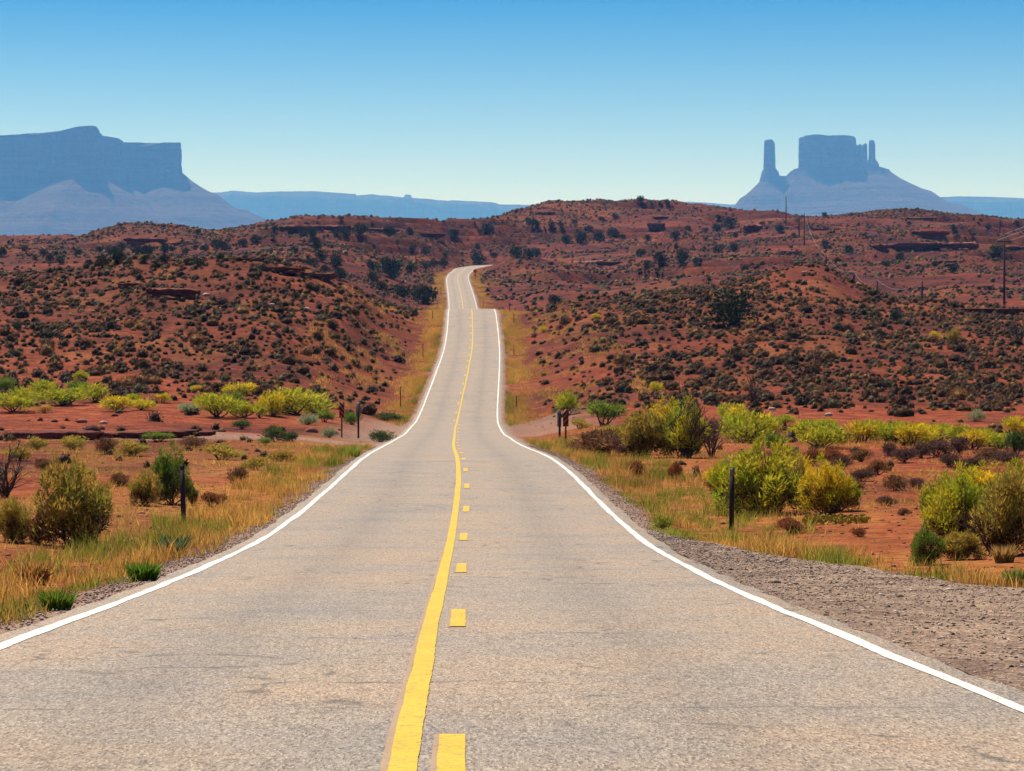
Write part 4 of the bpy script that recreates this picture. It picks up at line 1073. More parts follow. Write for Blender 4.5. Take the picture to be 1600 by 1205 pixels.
B = [
 # px, base py, width, height, kind, label
 (5, 613, 36, 24, 'green', 'green bush cut by the left edge, at the foot of the left hill'),
 (22, 645, 60, 30, 'lime', 'wide yellow-green bush at the left edge, behind the wash bank'),
 (68, 620, 40, 26, 'lime', 'yellow-green bush second from the left edge at the foot of the hill'),
 (95, 635, 72, 28, 'lime', 'broad pale lime bush in front of the round bright one, left flat'),
 (147, 629, 46, 33, 'lime', 'round bright green bush with a dark base, tallest of the left group'),
 (128, 594, 24, 16, 'lime', 'lone small lime bush on the lower left hillside'),
 (183, 643, 48, 23, 'yellow', 'low yellow bush left of the spoil heap'),
 (222, 641, 38, 16, 'yellow', 'flat yellow bush just above the spoil heap'),
 (254, 630, 25, 15, 'yellow', 'small round yellow bush above the spoil heap'),
 (293, 644, 46, 15, 'sage', 'pale grey-green sage patch right of the spoil heap'),
 (342, 653, 56, 37, 'lime', 'tall lime bush, left one of a trio before the left hill'),
 (380, 653, 42, 29, 'lime', 'middle lime bush of the trio before the left hill'),
 (378, 617, 50, 18, 'yellow', 'yellow bush on the slope right behind the lime trio'),
 (306, 613, 18, 11, 'yellow', 'tiny yellow bush on the lower slope of the left hill'),
 (462, 649, 98, 45, 'lime', 'widest olive-lime bush on the left flat, left of the markers'),
 (406, 653, 20, 22, 'lime', 'narrow lime bush between the trio and the widest bush'),
 (428, 691, 38, 25, 'deep', 'dark green bush on the track edge left of the markers'),
 (414, 696, 22, 12, 'green', 'low bright green plant at the foot of the dark green bush'),
 (455, 691, 32, 18, 'deep', 'dusky low bush right of the dark green bush'),
 (514, 684, 26, 19, 'sage', 'grey-green bush right next to the left striped marker'),
 (482, 664, 38, 19, 'sage', 'pale sage bush below the widest lime bush'),
 (508, 660, 30, 18, 'green', 'green bush right of the pale sage, behind the left marker'),
 (549, 664, 32, 20, 'green', 'green bush behind the grey sign back left of the road'),
 (607, 658, 50, 13, 'deep', 'low dark green mat beside the dirt track mouth'),
 (596, 691, 40, 18, 'deep', 'leafy dark green plant near the white edge line, left of the road'),
 (377, 671, 32, 15, 'deep', 'dark bush between the lime trio and the track'),
 (70, 646, 24, 13, 'straw', 'small straw-coloured bush on the spoil heap'),
 (57, 703, 42, 21, 'olive', 'olive bush below the wash bank, first from the left edge'),
 (114, 703, 52, 21, 'olive', 'olive bush below the wash bank, second from the left edge'),
 (166, 711, 34, 29, 'brown', 'brownish bush below the wash bank, under the black boulder'),
 (206, 712, 58, 25, 'olive', 'olive-yellow bush below the wash bank, right of the brown one'),
 (248, 691, 46, 15, 'green', 'bright green patch growing at the end of the wash bank'),
 (345, 719, 62, 26, 'olive', 'spreading olive bush on the left flat before the track'),
 (68, 736, 32, 19, 'brown', 'small brown bush behind the big left bush'),
 (125, 745, 40, 23, 'olive', 'olive bush just behind the top of the big left bush'),
 (372, 761, 32, 33, 'brown', 'upright brown bush halfway between post and track, left of the road'),
 (330, 792, 42, 23, 'redbrown', 'low reddish brown bush right of the near left post'),
 (885, 650, 36, 37, 'lime', 'green bush directly behind the right striped marker'),
 (947, 666, 64, 38, 'green', 'rounded green bush right of the right striped marker'),
 (906, 671, 32, 17, 'olive', 'straw-olive bush right beside the right marker'),
 (942, 713, 108, 42, 'brown', 'low brown thicket before the large twiggy bush, right of the road'),
 (985, 715, 60, 38, 'purple', 'dark reddish twig thicket at the base of the large olive bush'),
 (1143, 657, 38, 29, 'lime', 'yellow-green bush behind the bright one, right flat'),
 (1170, 692, 74, 52, 'lime', 'brightest yellow-green bush on the right flat, right of the twiggy bush'),
 (1210, 705, 32, 28, 'green', 'green bush at the right foot of the brightest bush'),
 (1229, 667, 28, 19, 'lime', 'small lime bush above the brightest bush'),
 (1283, 701, 66, 40, 'lime', 'lime bush in the middle of the right bush row'),
 (1289, 671, 34, 18, 'lime', 'small lime bush behind the middle of the right row'),
 (1345, 693, 50, 34, 'yellow', 'yellow bush in the right row with a dark gap beside it'),
 (1384, 693, 46, 30, 'lime', 'lime bush fifth along the right row'),
 (1428, 698, 62, 37, 'yellow', 'wide yellow bush in the right row, centre of the long hedge-like stretch'),
 (1471, 689, 38, 28, 'lime', 'dense lime bush at the end of the hedge-like stretch'),
 (1520, 703, 52, 32, 'yellow', 'yellow bush near the right edge, behind the brown shrubs'),
 (1560, 701, 48, 25, 'lime', 'low lime bush second from the right edge'),
 (1586, 682, 38, 32, 'yellow', 'tall yellow bush at the right edge'),
 (1526, 659, 30, 21, 'sage', 'lone pale green ball-shaped bush on the bare right flat'),
 (1390, 713, 30, 21, 'purple', 'dark purple-brown shrub below the yellow bush of the right row'),
 (1415, 723, 44, 23, 'purple', 'dark purple-brown shrub, wider one, below the hedge-like stretch'),
 (1467, 714, 48, 26, 'purple', 'darkest brown shrub right of the hedge-like stretch'),
 (1498, 709, 42, 27, 'purple', 'round dark shrub between yellow bushes on the right'),
 (1485, 731, 34, 22, 'purple', 'dusky shrub standing alone in front of the dark ones'),
 (1523, 734, 54, 20, 'purple', 'low spreading dusky shrub near the big right bush'),
 (1572, 727, 50, 22, 'purple', 'dusky shrub behind the big right bush'),
 (1588, 714, 40, 40, 'deep', 'dark green shrub at the right edge behind the big bush'),
 (1370, 743, 38, 25, 'brown', 'grey-brown shrub on the open red ground right of the post bush'),
 (1400, 767, 40, 26, 'brown', 'grey-brown shrub nearest the big right bush'),
 (1347, 753, 44, 20, 'purple', 'low dark shrub beside the grey-brown ones on open ground'),
 (1432, 764, 32, 17, 'purple', 'small dark shrub left of the big right bush'),
 (1315, 735, 32, 22, 'purple', 'dark shrub behind the companion of the post bush'),
 (1270, 728, 44, 30, 'redbrown', 'reddish shrub rising behind the yellow post bush'),
 (1235, 834, 58, 27, 'redbrown', 'reddish grass-like shrub at the foot of the yellow post bush'),
 (1412, 806, 22, 13, 'brown', 'tiny grey-brown shrub alone on the red ground'),
 (1342, 840, 24, 17, 'redbrown', 'small rust-coloured tuft on the red ground by the gravel'),
 (1035, 828, 34, 24, 'tuft', 'rounded olive grass clump on the edge of the right verge'),
 (995, 745, 30, 26, 'redbrown', 'rusty upright shrub below the twiggy bush'),
 (1055, 752, 24, 34, 'redbrown', 'rust-brown upright shrub, taller, below the twiggy bush'),
 (1462, 468, 14, 1, 'deep', ''),
 (1490, 538, 30, 26, 'olive', 'olive bush halfway up the right hill, left of a bare twig'),
 (1460, 533, 20, 14, 'yellow', 'yellow bush halfway up the right hill, beside the olive one'),
 (1025, 616, 20, 18, 'yellow', 'single yellow bush at the foot of the right hill'),
 (849, 520, 10, 9, 'yellow', 'golden bush on the upper right hill near the crest of the road'),
 (931, 499, 12, 8, 'yellow', 'golden bush on the upper right hill, further from the road'),
]
B += [
 (40, 633, 44, 30, 'lime', 'lime bush squeezed between the wide one and the broad pale one at far left'),
 (118, 622, 40, 26, 'green', 'green bush tucked behind the round bright one, left flat'),
 (205, 630, 30, 16, 'lime', 'small lime bush behind the low yellow one above the spoil heap'),
 (325, 640, 36, 24, 'yellow', 'yellow bush at the left shoulder of the lime trio'),
 (362, 640, 40, 30, 'green', 'dark green bush filling the back of the lime trio'),
 (425, 650, 42, 36, 'yellow', 'yellow-topped bush against the left side of the widest left bush'),
 (490, 646, 46, 32, 'lime', 'lime bush against the right side of the widest left bush'),
 (530, 640, 22, 12, 'straw', 'straw bush on the slope above the left markers'),
 (1108, 690, 40, 36, 'brown', 'brown thicket between the bare branches and the brightest bush'),
 (1150, 672, 40, 34, 'yellow', 'yellow bush overlapping the brightest bush from behind'),
 (1198, 684, 40, 38, 'lime', 'lime bush overlapping the right side of the brightest bush'),
 (1255, 690, 50, 36, 'lime', 'lime bush joining the brightest bush to the middle of the right row'),
 (1310, 694, 44, 30, 'olive', 'olive bush in the gap right of the middle of the right row'),
 (1366, 688, 46, 32, 'lime', 'lime bush merged into the middle of the hedge-like stretch'),
 (1405, 692, 46, 34, 'lime', 'lime bush left of the wide yellow one in the right row'),
 (1450, 694, 42, 32, 'yellow', 'yellow bush right of the wide yellow one in the right row'),
 (1497, 692, 42, 28, 'lime', 'lime bush between the hedge-like stretch and the right edge'),
 (1542, 698, 44, 30, 'lime', 'lime bush third from the right edge in the right row'),
 (1440, 716, 40, 24, 'purple', 'dark shrub in the gap between the two darkest right shrubs'),
 (1545, 722, 44, 24, 'brown', 'brown shrub before the lime bushes near the right edge'),
 (1345, 722, 40, 22, 'brown', 'brown shrub left of the dark ones, below the yellow bush'),
 (1300, 722, 38, 22, 'redbrown', 'reddish shrub on open ground below the middle of the right row'),
 (1330, 770, 44, 22, 'brown', 'brown shrub on the red ground, right of the post bush companion'),
 (1385, 790, 30, 16, 'purple', 'small purple-brown shrub low on the open red ground'),
 (905, 712, 50, 24, 'brown', 'low brown shrub just right of the right markers'),
 (958, 690, 46, 26, 'olive', 'olive shrub above the brown thicket, right of the markers'),
 (300, 700, 44, 18, 'brown', 'brown tuft bush right of the green patch under the wash bank'),
 (400, 735, 44, 22, 'olive', 'olive bush beside the track mouth, left of the verge'),
 (440, 722, 50, 20, 'olive', 'olive-green bush at the end of the left verge, by the track'),
 (185, 760, 36, 22, 'brown', 'brown shrub on bare ground between the big bush and the post bush'),
 (30, 720, 40, 22, 'olive', 'olive shrub above the dead shrub at the left edge'),
]
for r in B:
    if r[5]: bush(*r)
# near plants, larger in the picture
NB = [
 (112, 856, 118, 132, 'olive', 'big olive bush with a dark twiggy base near the left edge'),
 (20, 848, 66, 68, 'olive', 'olive bush cut by the left edge, leaning on the big left bush'),
 (62, 852, 50, 52, 'brown', 'brownish bush filling the gap beside the big left bush'),
 (226, 791, 50, 54, 'olive', 'straw-olive bush to the left of the near left post'),
 (268, 789, 56, 84, 'green', 'tall green bush right behind the near left post'),
 (299, 788, 20, 32, 'deep', 'small dark green bush at the right side of the near left post'),
 (1192, 804, 118, 102, 'lime', 'big yellow-green bush right behind the near right post'),
 (1291, 808, 74, 82, 'yellow', 'yellow bush beside the big one behind the near right post'),
 (1126, 772, 52, 42, 'yellow', 'low spreading yellow bush left of the near right post'),
 (1240, 790, 60, 74, 'olive', 'olive middle bush of the clump behind the near right post'),
 (1500, 850, 110, 112, 'lime', 'broad lime bush, left half of the big clump at the right edge'),
 (1575, 868, 110, 130, 'olive', 'tall olive bush, right half of the big clump at the right edge'),
 (1590, 790, 60, 62, 'lime', 'lime bush behind the big clump at the right edge'),
 (1448, 884, 56, 58, 'green', 'bright green bush in front of the big clump at the right edge'),
 (1003, 716, 78, 74, 'olive', 'large olive bush with a yellow top, left of the bare branches'),
 (1066, 716, 72, 84, 'lime', 'yellow-topped bush standing among bare dark branches'),
]
NB += [
 (1148, 790, 76, 72, 'lime', 'lime bush whose left side hides the top of the near right post'),
 (1222, 776, 84, 74, 'yellow', 'yellow crown at the back of the clump behind the near right post'),
 (1310, 800, 56, 58, 'lime', 'lime bush at the right end of the clump behind the near right post'),
 (1474, 812, 72, 64, 'lime', 'lime bush at the left end of the big clump at the right edge'),
 (1535, 800, 90, 66, 'yellow', 'yellow crown at the back of the big clump at the right edge'),
 (1500, 876, 66, 46, 'olive', 'low olive bush between the bright green one and the clump at right edge'),
 (1040, 700, 70, 66, 'yellow', 'yellow crown behind the yellow-topped bush and its bare branches'),
 (985, 712, 56, 50, 'olive', 'olive bush on the left flank of the large olive bush'),
]
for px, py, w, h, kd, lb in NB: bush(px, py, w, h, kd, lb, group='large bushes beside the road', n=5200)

def twig_tree(px, py, w, h, label, seed, dens=7, name='bare_shrub', mat=m_wood, thick=1.0):
    x, y, z = T_ground(px, py); rg = np.random.default_rng(seed); W = w/F*y; H = h/F*y
    e = empty(name, (x, y, z)); tag(e, label, 'dead shrub', 'bare leafless shrubs')
    def grow(m, p, d, L, r, lev):
        pts = [p]; q = p.copy(); dd = d.copy()
        for _ in range(3):
            dd = dd + rg.normal(0, 0.14, 3) + np.array([0, 0, 0.04]); dd /= np.linalg.norm(dd)
            q = q + dd * L / 3; pts.append(q.copy())
        m.tube(pts, np.linspace(r, r*0.5, 4), 5 if lev == 0 else 3)
        if lev < 3:
            for k in range(3 if lev < 2 else 2):
                nd = dd + rg.normal(0, 0.5, 3); nd[2] = abs(nd[2])*0.8 + 0.1; nd /= np.linalg.norm(nd)
                grow(m, pts[rg.integers(1, 4)], nd, L*rg.uniform(0.45, 0.7), r*0.5, lev+1)
    for i in range(dens):
        a = 2*math.pi*i/dens + rg.random(); tl = rg.uniform(0.1, 0.75) * W / max(H, .01)
        d = np.array([math.cos(a)*tl, math.sin(a)*tl, 1.0]); d /= np.linalg.norm(d); m = MB()
        grow(m, np.array([math.cos(a), math.sin(a), 0])*0.04*W, d, H*rg.uniform(0.5, 0.7), max(0.012, 0.022*H)*thick, 0)
        m.build('branch', mat, e)
twig_tree(8, 778, 62, 88, 'dead tangled dark shrub at the left edge, behind the big olive bush', 3, 12)
twig_tree(1176, 637, 30, 52, 'bare dark upright shrub at the foot of the right hill', 4, 8)
twig_tree(1275, 569, 46, 36, 'grey leafless shrub on the lower right hillside', 5, 8)
twig_tree(1425, 554, 24, 18, 'small leafless shrub on the right hillside, right of the grey one', 6, 6)
twig_tree(1593, 538, 34, 48, 'bare twiggy shrub at the right edge, mid hill', 7, 8)
twig_tree(1075, 716, 80, 92, 'large bare branches rising through the yellow-topped bush right of the road', 8, 12, thick=1.1)
twig_tree(1112, 714, 60, 66, 'brown leafless shrub right of the large bare branches', 9, 10)
twig_tree(135, 856, 70, 80, 'dark bare twigs spreading out of the big left bush', 10, 9)
twig_tree(1553, 868, 90, 100, 'bare branches inside the big clump at the right edge', 12, 9)
twig_tree(1215, 803, 90, 80, 'bare branches inside the big bush behind the near right post', 13, 8)

# grass-like clumps that stand out
def clump(px, py, w, h, colr, label, n=420, name='grass_tuft', seed=0, cat='grass tuft', bw=0.012):
    x, y, z = T_ground(px, py); rg = np.random.default_rng(seed); W = w/F*y; H = h/F*y
    a = rg.random(n)*2*math.pi; r = np.sqrt(rg.random(n))*W*0.36
    bx_, by_ = r*np.cos(a), r*np.sin(a)*0.7
    lean = np.stack([bx_*0.9 + rg.normal(0, .16, n)*H, by_*0.9 + rg.normal(0, .16, n)*H], 1)
    hh = H * (0.55 + 0.5*rg.random(n)); th = rg.random(n)*math.pi
    sx, sy = np.cos(th)*bw, np.sin(th)*bw
    v = np.stack([np.stack([bx_-sx, by_-sy, 0*a-0.03], 1), np.stack([bx_+sx, by_+sy, 0*a-0.03], 1),
                  np.stack([bx_+lean[:, 0]*.35+sx*.7, by_+lean[:, 1]*.35+sy*.7, hh*.55], 1), np.stack([bx_+lean[:, 0]*.35-sx*.7, by_+lean[:, 1]*.35-sy*.7, hh*.55], 1),
                  np.stack([bx_+lean[:, 0], by_+lean[:, 1], hh], 1)], 1).reshape(-1, 3)
    i = np.arange(n)[:, None]*5
    c = np.array(colr)[None]*(0.65+0.7*rg.random((n, 1)))
    o = mesh(name, v, [i + np.array([[0, 1, 2, 3]]), i + np.array([[3, 2, 4]])], m_grass, col=np.repeat(c, 5, 0))
    o.location = (x, y, z); tag(o, label, cat, 'grass tufts by the road'); return o
clump(224, 908, 50, 32, (0.10, 0.19, 0.015), 'bright green grass tuft at the edge of the left verge, below the teal plant', seed=1)
clump(88, 955, 50, 32, (0.13, 0.19, 0.02), 'green grass tuft on the left verge nearest the camera', seed=2)
clump(268, 872, 44, 36, (0.05, 0.115, 0.05), 'blue-green spiky plant in the dry grass of the left verge', 160, 'spiky_plant', 3, 'plant', 0.028)
clump(155, 772, 34, 24, (0.34, 0.2, 0.05), 'straw tuft right of the big left bush', 260, seed=4)
clump(52, 915, 52, 40, (0.42, 0.22, 0.06), 'golden dry grass clump on the red ground near the left edge', 500, seed=5)
clump(545, 716, 40, 24, (0.22, 0.26, 0.03), 'green-gold tuft at the end of the left verge, before the dirt track', 300, seed=6)
clump(1570, 880, 36, 30, (0.4, 0.24, 0.07), 'pale straw tuft at the right edge, by the gravel', 300, seed=7)
clump(1230, 868, 34, 26, (0.4, 0.25, 0.07), 'straw tuft on the gravel edge, below the yellow post bush', 300, seed=8)
clump(1312, 876, 34, 26, (0.42, 0.25, 0.07), 'straw tuft on the gravel edge, before the bright green bush', 300, seed=9)
clump(1585, 920, 30, 34, (0.12, 0.2, 0.03), 'green tuft at the right edge of the gravel', 200, seed=10)

# prickly pear patch
x, y, z = T_ground(1305, 818); rg = np.random.default_rng(77); pp = empty('prickly_pear', (x, y, z))
tag(pp, 'low patch of yellowish prickly pear on red ground behind the gravel', 'cactus')
th = np.arange(10)*2*math.pi/10
pv_ = np.concatenate([np.column_stack([0.05*np.cos(th), 0*th+s*0.01, 0.06+0.06*np.sin(th)]) for s in (-1, 1)])
pq_ = np.array([[i, (i+1) % 10, 10+(i+1) % 10, 10+i] for i in range(10)])
pt_ = np.array([[0, i, i+1] for i in range(1, 9)] + [[10, 10+i+1, 10+i] for i in range(1, 9)])
pad = mesh('pad', pv_, [pq_, pt_], m_leaf, col=np.tile((0.42, 0.32, 0.06), (20, 1)), link=False)
for i in range(90):
    c = pad.copy(); COL.objects.link(c); c.parent = pp
    c.location = (rg.uniform(-0.62, 0.62), rg.uniform(-0.5, 0.5), rg.uniform(-0.02, 0.08)); c.rotation_euler = (rg.normal(0, .3), rg.normal(0, .4), rg.uniform(0, 3.14))

# junipers
def juniper_proto(var):
    rg = np.random.default_rng(500 + var); L = []
    k = 10
    for i in range(k):
        zz = 0.20 + 0.45 * rg.random(); rad = 0.34 * math.sqrt(max(0.05, 1 - ((zz-0.2)/0.62)**2)) * rg.random() ** .4; a = rg.random()*6.28; r = rg.uniform(0.14, 0.24)
        L.append((rad*math.cos(a), rad*math.sin(a), zz, r, r, r*1.15))
    L.append((0, 0, 0.38, 0.34, 0.34, 0.36))
    v, t, c = leaf_cloud(L, 900, 0.10, 0.05, 0.5, (0.034, 0.045, 0.018), rg, jit=0.5, shell=0.5)
    cr = mesh('crown', v, t, m_needle, col=c, link=False)
    m = MB()
    for i in range(3):
        b_ = np.array([rg.normal(0, .03), rg.normal(0, .03), -0.05]); m.tube([b_, b_ + [rg.normal(0, .06), rg.normal(0, .06), 0.3], b_ + [rg.normal(0, .12), rg.normal(0, .12), 0.62]], [0.04, 0.03, 0.012], 5)
    tr = mesh('trunk', np.concatenate(m.v), [np.concatenate(m.q), np.concatenate(m.t)], m_wood, link=False)
    return cr, tr
JP = [juniper_proto(i) for i in range(5)]
JUN = [(2,402,17),(39,393,11),(67,400,11),(78,410,14),(95,413,17),(122,399,12),(55,406,8),(156,394,12),(160,419,19),(138,420,13),(175,399,20),(190,393,16),(186,412,24),(203,414,10),(226,411,14),(231,401,20),(215,401,18),(257,411,16),(258,396,15),(269,393,11),(289,398,10),(292,414,12),(310,367,9),(255,357,7),(340,391,20),(321,393,12),(311,418,18),(244,417,12),(345,406,11),
 (429,364,10),(533,348,8),(474,373,14),(487,373,18),(526,369,10),(541,374,18),(563,370,22),(608,368,18),(640,368,12),(399,381,14),(351,391,18),(380,386,14),(460,396,13),(426,399,10),(496,391,16),(503,409,21),(489,416,18),(525,419,22),(531,437,21),(508,426,13),(582,423,18),(611,435,29),(583,442,20),(642,428,18),(596,454,18),(630,464,24),(663,475,32),(666,421,16),(679,418,14),(693,417,14),(541,399,7),(644,399,10),(665,399,14),(621,383,6),(695,403,10),
 (747,413,22),(772,403,12),(807,403,20),(826,403,18),(838,401,16),(747,391,9),(710,373,16),(762,368,20),(840,359,9),(885,381,18),(825,348,10),(832,361,16),(862,359,10),(876,358,9),(898,350,8),(922,362,10),(940,346,9),(962,343,9),(908,382,20),(936,377,16),(958,373,18),(973,374,10),(1012,376,10),(1000,316,12),(1042,319,8),(1055,373,14),(1001,402,14),(1010,421,12),(1031,418,22),(1065,413,22),(1025,431,6),(1122,396,14),(1147,394,14),(1164,427,14),(1176,416,6),(1087,414,10),(1122,344,8),(1140,358,24),(1120,363,18),(1149,371,9),(1102,363,9),(866,477,18),
 (1289,388,14),(1218,365,14),(1308,411,10),(1327,398,16),(1384,417,12),(1406,409,16),(1455,391,16),(1459,416,9),(1489,427,16),(1560,401,22),(1288,337,8),(1489,363,10),(1544,359,10),(1400,501,16),(1482,513,12),(1144,511,52),(28,517,14),(462,467,14),(1075,360,8),(1190,352,8),(1240,372,9),(1350,372,8),(1420,352,7),(1590,352,8),(1520,372,8)]
def ordw(n):
    a = ['', 'first', 'second', 'third', 'fourth', 'fifth', 'sixth', 'seventh', 'eighth', 'ninth', 'tenth', 'eleventh', 'twelfth', 'thirteenth', 'fourteenth', 'fifteenth', 'sixteenth', 'seventeenth', 'eighteenth', 'nineteenth', 'twentieth']
    if n <= 20: return a[n]
    tens = {2: 'twenty', 3: 'thirty', 4: 'forty', 5: 'fifty', 6: 'sixty'}; t, u_ = divmod(n, 10)
    return {2: 'twentieth', 3: 'thirtieth', 4: 'fortieth', 5: 'fiftieth', 6: 'sixtieth'}[t] if u_ == 0 else tens[t] + '-' + a[u_]
def jzone(px, py):
    if (px, py) == (1144, 511): return 'X:big dark rounded juniper alone on the upper right hill'
    if (px, py) == (663, 475): return 'X:largest dark juniper right next to the road, left side past the crest'
    if (px, py) == (28, 517): return 'X:single dark juniper on the left hillside near the left edge'
    if (px, py) == (462, 467): return 'X:lone small green juniper on the upper left hillside'
    if (px, py) == (1000, 316): return 'X:flat-topped juniper on the very top of the central skyline hill'
    if (px, py) == (866, 477): return 'X:dark juniper on the valley edge just right of the road crest'
    if (px, py) == (1289, 388): return 'X:tall dark juniper right of the twin power poles'
    if (px, py) == (611, 435): return 'X:widest dark juniper of the clump behind the left hill'
    if (px, py) == (533, 348): return 'X:small juniper standing on top of the skyline ridge'
    if (px, py) == (429, 364): return 'X:juniper at the left end of the skyline ridge ledge'
    if px < 350: return 'on the far left knoll, near' if py > 402 else 'on the far left knoll, high'
    if px < 700: return 'in the hollow behind the left hill' if py > 402 else 'below the skyline ridge left of the road'
    if px < 850: return 'around the far road bend'
    if px < 1200: return 'on the central skyline hill' if py < 385 else 'in the valley right of the bend'
    return 'among the ledges of the right hills'
zones = {}
for i, (px, py, w) in enumerate(JUN): zones.setdefault(jzone(px, py), []).append((px, i))
jl = {}
for zn, lst in zones.items():
    if zn.startswith('X:'): jl[lst[0][1]] = zn[2:]; continue
    for k, (px, i) in enumerate(sorted(lst)):
        w = JUN[i][2]; sz = 'tiny' if w < 9 else 'small' if w < 13 else 'mid-sized' if w < 18 else 'large'
        jl[i] = f'{sz} dark green juniper {zn}, {ordw(k+1)} from the left'
for i, (px, py, w) in enumerate(JUN):
    x, y, z = T_ground(px, py, 200 if w < 40 and py < 480 else 150); s = w / F * y * (1.42 if (px, py) in ((663, 475), (611, 435), (1144, 511)) else 1.12)
    e = empty('juniper', (x, y, z - 0.05)); tag(e, jl[i], 'juniper', 'junipers on the red hills')
    for o in JP[i % 5]:
        c = o.copy(); COL.objects.link(c); c.parent = e
    hr = random.uniform(0.85, 1.15) if w > 8 else 0.9
    e.scale = (s * 1.15, s * 1.15, s * hr); e.rotation_euler.z = random.uniform(0, 6.28)

# ------------------------------------------------------------------ small dark shrubs of the hillsides
SHC = [(0.066, 0.036, 0.013), (0.108, 0.053, 0.020), (0.042, 0.024, 0.011), (0.22, 0.112, 0.034), (0.095, 0.070, 0.028)]
SHN = ['dark olive', 'brown-olive', 'blackish', 'straw-brown', 'grey-green']
def shrub_arr(seed, n, ln, wd, c, seg=8, rings=4):
    """a dense uneven dome of twigs with loose leaf tips around it"""
    rg = np.random.default_rng(seed); v, f = [], []
    lump = 1 + 0.30 * (rg.random(seg) - 0.5)
    for j in range(rings):
        ph = (j / (rings - 0.3)) * 0.5 * math.pi
        for i in range(seg):
            th = 2*math.pi*(i + 0.5*(j % 2))/seg; r = 0.44 * lump[i] * (1 + 0.62*(rg.random() - 0.5))
            v.append((r*math.cos(ph)*math.cos(th), r*math.cos(ph)*math.sin(th), 0.55*math.sin(ph)*(1 + 0.5*(rg.random()-0.5)) - 0.02))
    v.append((0.04, 0.02, 0.62)); v = np.array(v)
    for j in range(rings-1):
        for i in range(seg):
            a, b_ = j*seg+i, j*seg+(i+1) % seg; f += [(a, b_, b_+seg), (a, b_+seg, a+seg)]
    f += [((rings-1)*seg+i, (rings-1)*seg+(i+1) % seg, len(v)-1) for i in range(seg)]
    cc = np.array(c)[None] * (0.55 + 0.6*rg.random((len(v), 1)))
    lv, lt_, lc = leaf_cloud([(0, 0, 0.22, 0.42, 0.42, 0.36)], n, ln, wd, 0.5, tuple(1.25*x for x in c), rg, jit=0.4, shell=0.86)
    return np.concatenate([v, lv]), np.concatenate([np.array(f), lt_ + len(v)]), np.concatenate([cc, lc])
near_sh = [[shrub_arr(700 + 10*k + v, 240, 0.19, 0.042, SHC[k], 9, 5) for v in range(2)] for k in range(5)]
near_me = [[mesh('dark_shrub', *near_sh[k][v][:2], m_shrub, col=near_sh[k][v][2], link=False).data for v in range(2)] for k in range(5)]
mid_sh = [shrub_arr(800 + k, 40, 0.22, 0.070, SHC[k % 5], 6, 3) for k in range(10)]
far_sh = [shrub_arr(900 + k, 5, 0.3, 0.2, SHC[k % 5], 5, 2) for k in range(10)]
def scatter(n, d0, d1, mask, pxr=(-70, 1670)):
    d = np.sqrt(R.uniform(d0*d0, d1*d1, n)); px = R.uniform(*pxr, n); X = (px - 800)/F*d
    lat, _ = road_near(X, d); k = (np.abs(lat) > 7.0) & mask(X, d, lat)
    return X[k], d[k]
m1 = lambda X, Y, lat: (R.random(len(X)) < (0.25 + 1.0*sstep(0.36, 0.56, fbm(X/6, Y/10, 121, 3))) * (0.55 + 0.45*sstep(8, 22, np.abs(lat))) * sstep(178, 225, Y)) & (fbm(X/2.2, Y/2.2, 123, 2) > 0.33)
cell = 0.98
gyy, gxx = np.meshgrid(np.arange(178, 425, cell), np.arange(-92, 92, cell), indexing='ij')
Y1 = (gyy + R.uniform(-.42, .42, gyy.shape)*cell).ravel(); X1 = (gxx + R.uniform(-.42, .42, gxx.shape)*cell).ravel()
pxx = 800 + X1/Y1*F; lat_, _ = road_near(X1, Y1)
k_ = (pxx > -70) & (pxx < 1670) & (np.abs(lat_) > 7.5)
X1, Y1, lat_ = X1[k_], Y1[k_], lat_[k_]
dens = (0.24 + 0.40*sstep(0.38, 0.56, fbm(X1/6, Y1/10, 121, 3))) * (0.35 + 0.65*sstep(8, 20, np.abs(lat_))) * sstep(182, 222, Y1)
k_ = R.random(len(X1)) < dens; X1, Y1 = X1[k_], Y1[k_]
